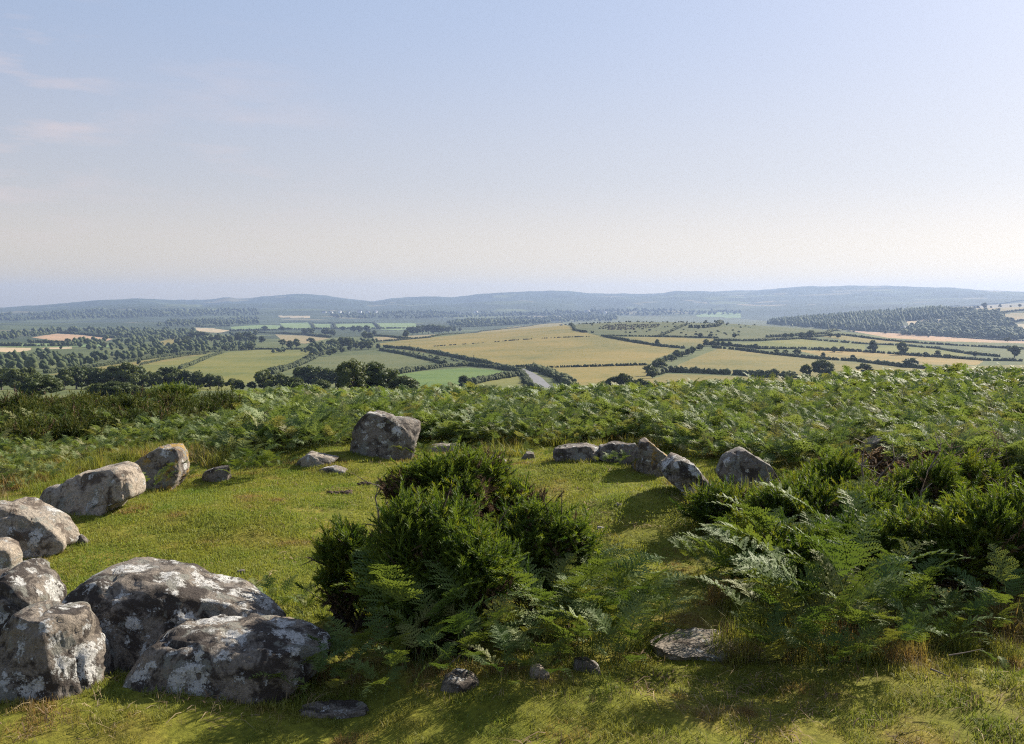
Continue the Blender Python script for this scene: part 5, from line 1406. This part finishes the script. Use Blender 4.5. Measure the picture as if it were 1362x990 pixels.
def shoots(C, D, Ls, mat, name, tint, light=False, seed=0):
    r2 = np.random.default_rng(seed)
    protos = SH_L if light else SH
    parts, tt = [], []
    pick = r2.integers(0, len(protos), len(C))
    for k, (pv, pf) in enumerate(protos):
        m_ = pick == k
        if not m_.any(): continue
        Mx = frames(D[m_], r2.uniform(0, 6.28, m_.sum())) * Ls[m_][:, None, None]
        parts.append(replicate(pv, [pf], Mx, C[m_]))
        tt.append(np.repeat(tint[m_], len(pv)) + np.tile(0.25 * (pv[:, 2] - 0.5), m_.sum()))
    V, Fo = merge(parts)
    return make_mesh(name, V, Fo, mat, attrs={'tint': np.clip(np.concatenate(tt), 0, 1)})

def bush_data(lobes, n, sl, seed, mat='gorse', light=False, inner=0.35, top_only=None):
    """lobes: (cx, cy, cz, rx, ry, rz) in local metres"""
    r2 = np.random.default_rng(seed); lob = np.array(lobes, float)
    # the bush is a pile of shoot clusters: each springs from a branch end and fans out
    per = 34 if not light else 24
    nc = max(6, int(n / per))
    area = lob[:, 3] * lob[:, 5]; k = r2.choice(len(lob), nc, p=area / area.sum())
    d = r2.normal(size=(nc, 3)); d /= np.linalg.norm(d, axis=1, keepdims=True)
    d[:, 2] = np.where(d[:, 2] < -0.3, -d[:, 2] * 0.8, d[:, 2])
    depth = np.where(r2.uniform(size=nc) < 0.7, r2.uniform(0.78, 1.24, nc), r2.uniform(0.5, 0.85, nc))
    cc = lob[k, :3] + d * lob[k, 3:] * depth[:, None]
    ok = cc[:, 2] > 0.03
    for j_ in range(len(lob)):
        ok &= (np.linalg.norm((cc - lob[j_, :3]) / lob[j_, 3:], axis=1) > 0.7) | (k == j_)
    cc, d = cc[ok], d[ok]; nc = len(cc)
    ax = d * np.array([0.8, 0.8, 0.5]) + np.array([0, 0, 0.55]) + 0.25 * r2.normal(size=(nc, 3))
    ax /= np.linalg.norm(ax, axis=1, keepdims=True)
    csz = r2.uniform(0.55, 1.7, nc); ct = 0.45 + 0.28 * r2.normal(size=nc)
    q = np.repeat(np.arange(nc), per)
    D = ax[q] + 0.48 * r2.normal(size=(len(q), 3)); D /= np.linalg.norm(D, axis=1, keepdims=True)
    C = cc[q] + (0.42 * sl * csz[q])[:, None] * r2.normal(size=(len(q), 3)) * np.array([1, 1, 0.8]) + D * (sl * csz[q] * r2.uniform(0, 0.6, len(q)))[:, None]
    Ls = sl * csz[q] * r2.uniform(0.55, 1.25, len(q))
    tint = ct[q] + 0.16 * r2.normal(size=len(q))
    return shoots(C - D / np.linalg.norm(D, axis=1, keepdims=True) * Ls[:, None] * 0.5, D, Ls, M[mat], 'foliage', tint, light, seed)

def stem_data(lobes, n, seed, mat='stem', rad=0.012):
    r2 = np.random.default_rng(seed); parts = []; lob = np.array(lobes)
    bx, by = np.average(lob[:, 0], weights=lob[:, 5]), np.average(lob[:, 1], weights=lob[:, 5])
    for i in range(n):
        j = r2.integers(0, len(lob)); t = lob[j, :3] + lob[j, 3:] * r2.normal(0, 0.38, 3)
        t[2] = max(t[2], 0.12)
        b = np.array([bx * 0.6 + lob[j, 0] * 0.4 + r2.normal(0, 0.06), by * 0.6 + lob[j, 1] * 0.4 + r2.normal(0, 0.06), -0.04])
        pts = [b + (t - b) * q + np.array([r2.normal(0, 0.03), r2.normal(0, 0.03), 0.0]) * (q < 1) for q in np.linspace(0, 1, 6)]
        parts.append(tube(pts, np.linspace(rad * r2.uniform(0.7, 1.4), rad * 0.25, 6), 5))
        for s in range(3):
            q = r2.integers(2, 6); o = pts[q]; e = o + r2.normal(0, 1, 3) * 0.11 + np.array([0, 0, 0.06])
            parts.append(tube([o, 0.5 * (o + e) + r2.normal(0, 0.012, 3), e], [rad * 0.4, rad * 0.3, rad * 0.1], 4))
    V, Fo = merge(parts)
    return make_mesh('stems', V, Fo, M[mat], smooth=True)

def gorse(base_px, base_py, lobes_px, label, n=2200, sl=0.10, seed=0, group=None, light=False, dead=0, depth=0.75, name='gorse_bush', r=None, mat='gorse', nst=14):
    """lobes_px: (px centre, py centre, half width px, half height px, depth offset m)"""
    g = G(base_px, base_py) if r is None else at_dist(base_px, r)
    Y0 = g[1]
    lobes = []
    for lx, ly, hw, hh, dy in lobes_px:
        Y = Y0 + dy; d = ray(lx, ly); d = d / d[1] * Y
        sc = Y / F * 1.0
        sh_ = sl * 0.75
        lobes.append((d[0] - g[0], dy, d[2] + CZ - g[2] - sh_ * 0.4, max(0.4 * hw * sc, hw * sc - sh_), max(0.4 * hw * sc * depth, hw * sc * depth - sh_), max(0.4 * hh * sc, hh * sc - sh_ * 0.8)))
    e = link(name, None, loc=g); tag(e, label, 'gorse bush', group)
    link('foliage', bush_data(lobes, n, sl, seed, mat, light), e)
    link('stems', stem_data(lobes, nst, seed), e)
    if dead:
        dl = [(a, b, c - f * 0.55, d * 0.98, e_ * 0.98, f * 0.8) for a, b, c, d, e_, f in lobes]
        link('dead_foliage', bush_data(dl, dead, sl, seed + 9, 'gorse_dead', light, 0.5), e)
    return e

gorse(590, 868, [(555, 740, 62, 66, 0.0), (585, 705, 50, 42, 0.1), (540, 800, 58, 80, -0.02), (625, 770, 58, 75, -0.08), (590, 830, 70, 60, -0.05), (640, 725, 38, 36, 0.12), (528, 700, 28, 36, 0.1), (555, 690, 30, 28, 0.05)],
      'dense dark green gorse bush forming the middle of the central thicket', n=8200, sl=0.075, seed=1, dead=700, nst=26)
gorse(740, 835, [(740, 722, 50, 50, 0.05), (700, 708, 44, 36, 0.15), (765, 738, 30, 38, 0.1), (700, 760, 45, 60, 0), (745, 775, 40, 50, 0.05), (715, 690, 26, 24, 0.1)],
      'bright topped spiky gorse on the right of the central thicket', n=5000, sl=0.075, seed=2, dead=900, nst=16)
gorse(462, 838, [(462, 735, 38, 34, 0), (445, 765, 28, 32, 0.02), (480, 770, 30, 40, 0.05), (465, 790, 34, 34, 0.02)],
      'small separate gorse bush on the left of the central thicket', n=2800, sl=0.07, seed=3, dead=350)
gorse(600, 800, [(600, 628, 48, 20, 0.0), (560, 640, 40, 20, 0.05), (535, 650, 34, 18, 0.0), (640, 625, 34, 18, 0.1), (615, 655, 40, 22, -0.1)],
      'flat topped gorse with brown dead undersides at the back of the central thicket', n=3300, sl=0.07, seed=4, dead=1300, nst=22)
gorse(670, 790, [(665, 660, 40, 26, 0), (690, 672, 38, 22, 0.02), (640, 668, 34, 22, 0)], 'half dead brown gorse between the green crowns of the central thicket', n=1100, sl=0.07, seed=5, dead=1500, nst=12)
# right thicket
RG = [
 (965, 705, [(965, 672, 38, 22, 0), (948, 685, 28, 20, -0.05), (985, 678, 24, 18, 0.05)], 'rounded fresh green gorse at the turf edge below the dark wedge stone', 1700, 0.075),
 (1110, 705, [(1112, 632, 40, 22, 0), (1085, 650, 36, 26, -0.05), (1135, 655, 34, 28, 0.05), (1110, 670, 44, 28, 0)], 'tallest rounded gorse in the middle of the right thicket', 2600, 0.085),
 (1065, 745, [(1065, 680, 44, 28, 0), (1040, 695, 34, 28, 0), (1090, 700, 34, 30, 0), (1062, 715, 44, 30, -0.05)], 'yellow green gorse in front of the tallest one in the right thicket', 2600, 0.085),
 (1165, 745, [(1150, 690, 40, 28, 0), (1180, 705, 34, 30, 0), (1160, 720, 40, 28, 0)], 'gorse beside the withered stems in the right thicket', 2200, 0.08),
 (1045, 800, [(1040, 745, 42, 34, 0), (1070, 765, 38, 34, 0), (1020, 765, 34, 34, 0)], 'dark gorse low at the left front of the right thicket', 2200, 0.085),
 (1130, 805, [(1140, 755, 44, 36, 0), (1110, 770, 40, 36, 0), (1165, 780, 36, 36, 0)], 'dark gorse deep in the front of the right thicket', 2400, 0.085),
 (1235, 725, [(1235, 655, 34, 30, 0), (1215, 675, 30, 28, 0), (1258, 680, 30, 30, 0)], 'gorse with twiggy top behind the withered bracken', 1700, 0.08),
 (1290, 690, [(1285, 640, 24, 18, 0), (1300, 650, 24, 20, 0.05)], 'small isolated gorse in the grassy opening on the right', 900, 0.08),
 (1230, 795, [(1225, 730, 40, 34, 0), (1255, 750, 36, 34, 0), (1205, 760, 34, 34, 0)], 'broad shaded gorse in the right half of the right thicket', 2400, 0.085),
 (1310, 800, [(1310, 720, 40, 40, 0), (1340, 740, 38, 40, 0.05), (1285, 750, 34, 36, 0)], 'dark twiggy gorse by the right picture edge', 2400, 0.085),
 (1375, 790, [(1375, 705, 40, 40, 0), (1390, 740, 40, 40, 0.05)], 'gorse cut by the right picture edge', 1500, 0.085),
 (1100, 565, [(1010, 515, 12, 10, 0)], None, 0, 0),
]
for i, (bx, by, lob, lab, n_, sl) in enumerate(RG):
    if i > 1: lob = [(a, b - 6, c * 1.25, d * 1.3, q) for a, b, c, d, q in lob]
    if n_: gorse(bx, by, lob, lab, n=int(n_ * 1.35), sl=sl, seed=20 + i, dead=int(n_ * 0.22), nst=12)
# dark gorse thicket on the left slope
LG = []
r2 = np.random.default_rng(4)
for i, (px, py, w, h_) in enumerate(((10, 592, 34, 15), (48, 588, 30, 17), (90, 584, 28, 18), (75, 570, 40, 16), (128, 578, 34, 18), (30, 565, 36, 14), (170, 572, 36, 18), (115, 560, 40, 14), (205, 574, 32, 18), (240, 566, 30, 15), (185, 553, 38, 14), (270, 558, 34, 15), (310, 553, 26, 13), (230, 548, 34, 12), (145, 549, 34, 12), (60, 551, 34, 10), (10, 575, 30, 15), (290, 545, 30, 10), (100, 545, 30, 9), (20, 547, 30, 9), (250, 540, 30, 9), (190, 541, 26, 8))):
    d = G(px, py + 8)
    py -= 4; w *= r2.uniform(0.6, 1.1); h_ *= r2.uniform(0.75, 1.3)
    lob = [(px + r2.normal(0, w * 0.3), py - h_ * 0.35, w * 0.62, h_ * 0.62, 0.0), (px - w * 0.5, py - h_ * 0.1, w * 0.5, h_ * 0.6, 0.1), (px + w * 0.5, py - h_ * 0.15, w * 0.5, h_ * 0.6, -0.1)]
    gorse(px, py + 13, lob, 'dark low gorse bush in the long thicket on the left slope', n=1100, sl=0.15, seed=60 + i, group='gorse thicket on the left slope', light=True, dead=60 if i % 3 else 260, nst=4, mat='gorse_old')
gorse(232, 523, [(232, 519, 16, 6, 0), (250, 520, 14, 5, 0), (215, 521, 14, 5, 0)], 'dark gorse silhouetted on the crest in front of the tree belt', n=900, sl=0.2, seed=90, light=True, nst=4, r=36)
gorse(1003, 512, [(1000, 510, 5, 8, 0), (1008, 511, 4, 6, 0)], 'little dark gorse sticking up on the crest right of centre', n=350, sl=0.16, seed=91, light=True, nst=3, r=32)

# ------------------------------------------------------------------ mossy hump, dead wood, litter
def stick(pix, rad, label, r=None, twigs=0, name='dead_branch', dy=0.0, seed=0, cat='dead branch', group=None, mat='twig'):
    """a bare stick through photo points at the depth of its foot"""
    r2 = np.random.default_rng(seed); g = G(*pix[0]) if r is None else at_dist(pix[0][0], r)
    Y = g[1]; pts = []
    for i, (a, b) in enumerate(pix):
        d = ray(a, b); d = d / d[1] * (Y + dy * i); pts.append(d + np.array([0, 0, CZ]))
    pts = np.array(pts)
    parts = [tube(pts - g, np.linspace(rad, rad * 0.3, len(pts)), 6)]
    for i in range(twigs):
        q = r2.integers(1, len(pts)); o = pts[q] - g
        e = o + np.array([r2.normal(0, 0.1), r2.normal(0, 0.08), r2.uniform(0.02, 0.14)])
        parts.append(tube([o, 0.5 * (o + e) + r2.normal(0, 0.012, 3), e], [rad * 0.5, rad * 0.35, rad * 0.12], 5))
    V, Fo = merge(parts)
    tag(link(name, make_mesh(name, V, Fo, M[mat], smooth=True), loc=g), label, cat, group)
stick([(634, 725), (635, 690), (638, 650), (646, 622), (658, 602)], 0.008, 'long bare pale twig rising above the central gorse', r=5.6, twigs=3, seed=1)
stick([(508, 725), (504, 700), (503, 680), (499, 662), (508, 650)], 0.009, 'forked bare grey twigs left of the flat topped gorse', r=5.9, twigs=6, seed=2)
stick([(520, 700), (519, 680), (524, 662), (520, 648)], 0.008, 'shorter bare twig beside the forked ones under the flat topped gorse', r=5.95, twigs=5, seed=3)
stick([(584, 880), (600, 858), (620, 830), (638, 798)], 0.006, 'long thin dead stem slanting through the shaded ferns', r=4.55, seed=4)
stick([(572, 905), (590, 890), (612, 872), (628, 862)], 0.005, 'short dead stem lying low in the shaded ferns', r=4.4, seed=5, twigs=2)
stick([(1026, 655), (1023, 635), (1018, 618)], 0.007, 'single bare twig beside the dark wedge stone', r=7.0, seed=6)
stick([(1158, 655), (1172, 632), (1190, 612)], 0.009, 'slanting pale dead stem among withered bracken', r=7.3, seed=7, twigs=4)
stick([(1150, 650), (1146, 620), (1150, 590)], 0.009, 'upright brown dead stem among withered bracken', r=7.4, seed=8, twigs=6)
stick([(1232, 690), (1225, 655), (1235, 625), (1250, 600)], 0.009, 'tall forked dead stem right of the withered bracken', r=7.0, seed=9, twigs=7)
stick([(1318, 640), (1316, 622), (1310, 610)], 0.006, 'thin bare stem in the grassy opening on the right', r=8.2, seed=10, twigs=3)
stick([(1262, 872), (1285, 868), (1308, 863)], 0.0035, 'pale stick lying on the grass at the right', r=4.45, seed=12)
stick([(1238, 890), (1248, 894), (1262, 900)], 0.005, 'thin brown stick lying on the grass below the right thicket', r=4.3, seed=14)
for i in range(34):
    px, py = 1135 + 225 * (i * 0.618 % 1), 650 + 95 * (i * 0.377 % 1)
    stick([(px, py), (px + r2.normal(0, 6), py - 26), (px + r2.normal(0, 14), py - 48 - 16 * (i % 3))], 0.006, 'thin brown twiggy stem standing among the gorse of the right thicket', seed=30 + i, twigs=6, group='brown stems of the right thicket', name='dead_stalk', cat='dead stalk', mat='brown_twig')

# dry litter in the foreground grass
lit = [blade_patch('litter_%d' % s, 7, 0.10, 0.03, 0.10, 0.0028, M['straw'] if s % 2 else M['dead_leaf'], 40 + s, 4.0) for s in range(4)]
x, y, z, r = polar_points(1700, 3.2, 7.5, seed=12, power=1.2)
px, py, fw = project(x, y, z)
nz = fbm(np.column_stack([x * 1.4, y * 1.4, 0 * x]), 3, 51)
m = (py > 835) & (nz > -0.05); k = m.sum()
scatter('dead_litter', np.stack([x, y, z + 0.012], 1)[m], np.stack([rng.normal(0, 0.2, len(x)), rng.normal(0, 0.2, len(x)), rng.uniform(0, 6.28, len(x))], 1)[m], rng.uniform(0.35, 0.9, k), rng.integers(0, 4, k), source_collection('litter_source', lit), 'dry straws and dead bracken bits lying in the foreground grass', 'litter')

x, y, z, r = polar_points(1500, 4.6, 12, seed=15, power=1.3)
px, py, fw = project(x, y, z)
nz = fbm(np.column_stack([x * 0.7, y * 0.7, 0 * x]), 3, 57)
m = (py < 840) & (py > np.interp(px, BR_PX, BR_PY)) & (px < 930) & (nz > -0.1); k = m.sum()
bits = [blade_patch('bit_%d' % s, 3, 0.10, 0.02, 0.07, 0.005, M['straw'] if s % 2 else M['dead_leaf'], 70 + s, 5.0) for s in range(4)]
scatter('turf_litter', np.stack([x, y, z + 0.014], 1)[m], np.stack([rng.normal(0, 0.15, len(x)), rng.normal(0, 0.15, len(x)), rng.uniform(0, 6.28, len(x))], 1)[m], rng.uniform(0.4, 1.0, k), rng.integers(0, 4, k), source_collection('bit_source', bits), 'small pale bits of straw and dead leaf specking the turf in the ring', 'litter')
x, y, z, r = polar_points(900, 4.8, 12, seed=16, power=1.3)
px, py, fw = project(x, y, z)
nz = fbm(np.column_stack([x * 0.9, y * 0.9, 0 * x]), 3, 59)
m = (py < 850) & (py > np.interp(px, BR_PX, BR_PY)) & (px < 930) & (nz > 0.12); k = m.sum()
scatter('turf_tufts', np.stack([x, y, z], 1)[m], np.stack([0 * x, 0 * x, rng.uniform(0, 6.28, len(x))], 1)[m], rng.uniform(0.4, 0.9, k), rng.integers(0, 6, k), source_collection('tuft_source', ROUGH), 'coarser tufts growing in patches of the turf', 'grass')

x, y, z, r = polar_points(5000, 4.0, 6.5, seed=18, power=1.3)
px, py, fw = project(x, y, z)
nz = fbm(np.column_stack([x * 1.6, y * 1.6, 0 * x]), 3, 63)
m = (px > 960) & (py > 770) & (py < 882) & (nz > -0.05); k = m.sum()
scatter('thicket_grass', np.stack([x, y, z], 1)[m], np.stack([0 * x, 0 * x, rng.uniform(0, 6.28, len(x))], 1)[m], (0.6 + 0.5 * nz[m]) * rng.uniform(0.4, 1.0, k), rng.integers(0, 5, k), source_collection('thicket_grass_source', LONG), 'rank grass growing between the ferns of the right thicket', 'grass')

# longer grass bedding the feet of the stones
fx, fy = [], []
for sx, sy, ax_, ay_, Yd in FOOT:
    if ax_ < 0.16: continue
    nb = int(8 + 40 * (ax_ + ay_))
    t = rng.uniform(0, 6.28, nb); k_ = rng.uniform(0.88, 1.12, nb)
    fx.append(sx + ax_ * k_ * np.cos(t)); fy.append(sy + ay_ * k_ * np.sin(t))
fx, fy = np.concatenate(fx), np.concatenate(fy); k = len(fx)
scatter('stone_foot_grass', np.stack([fx, fy, height(fx, fy)], 1), np.stack([0 * fx, 0 * fx, rng.uniform(0, 6.28, k)], 1), rng.uniform(0.4, 0.95, k), rng.integers(0, 4, k), source_collection('foot_source', [ROUGH[0], ROUGH[1], ROUGH[2], ROUGH[5]]), 'longer grass growing against the feet of the stones', 'grass')
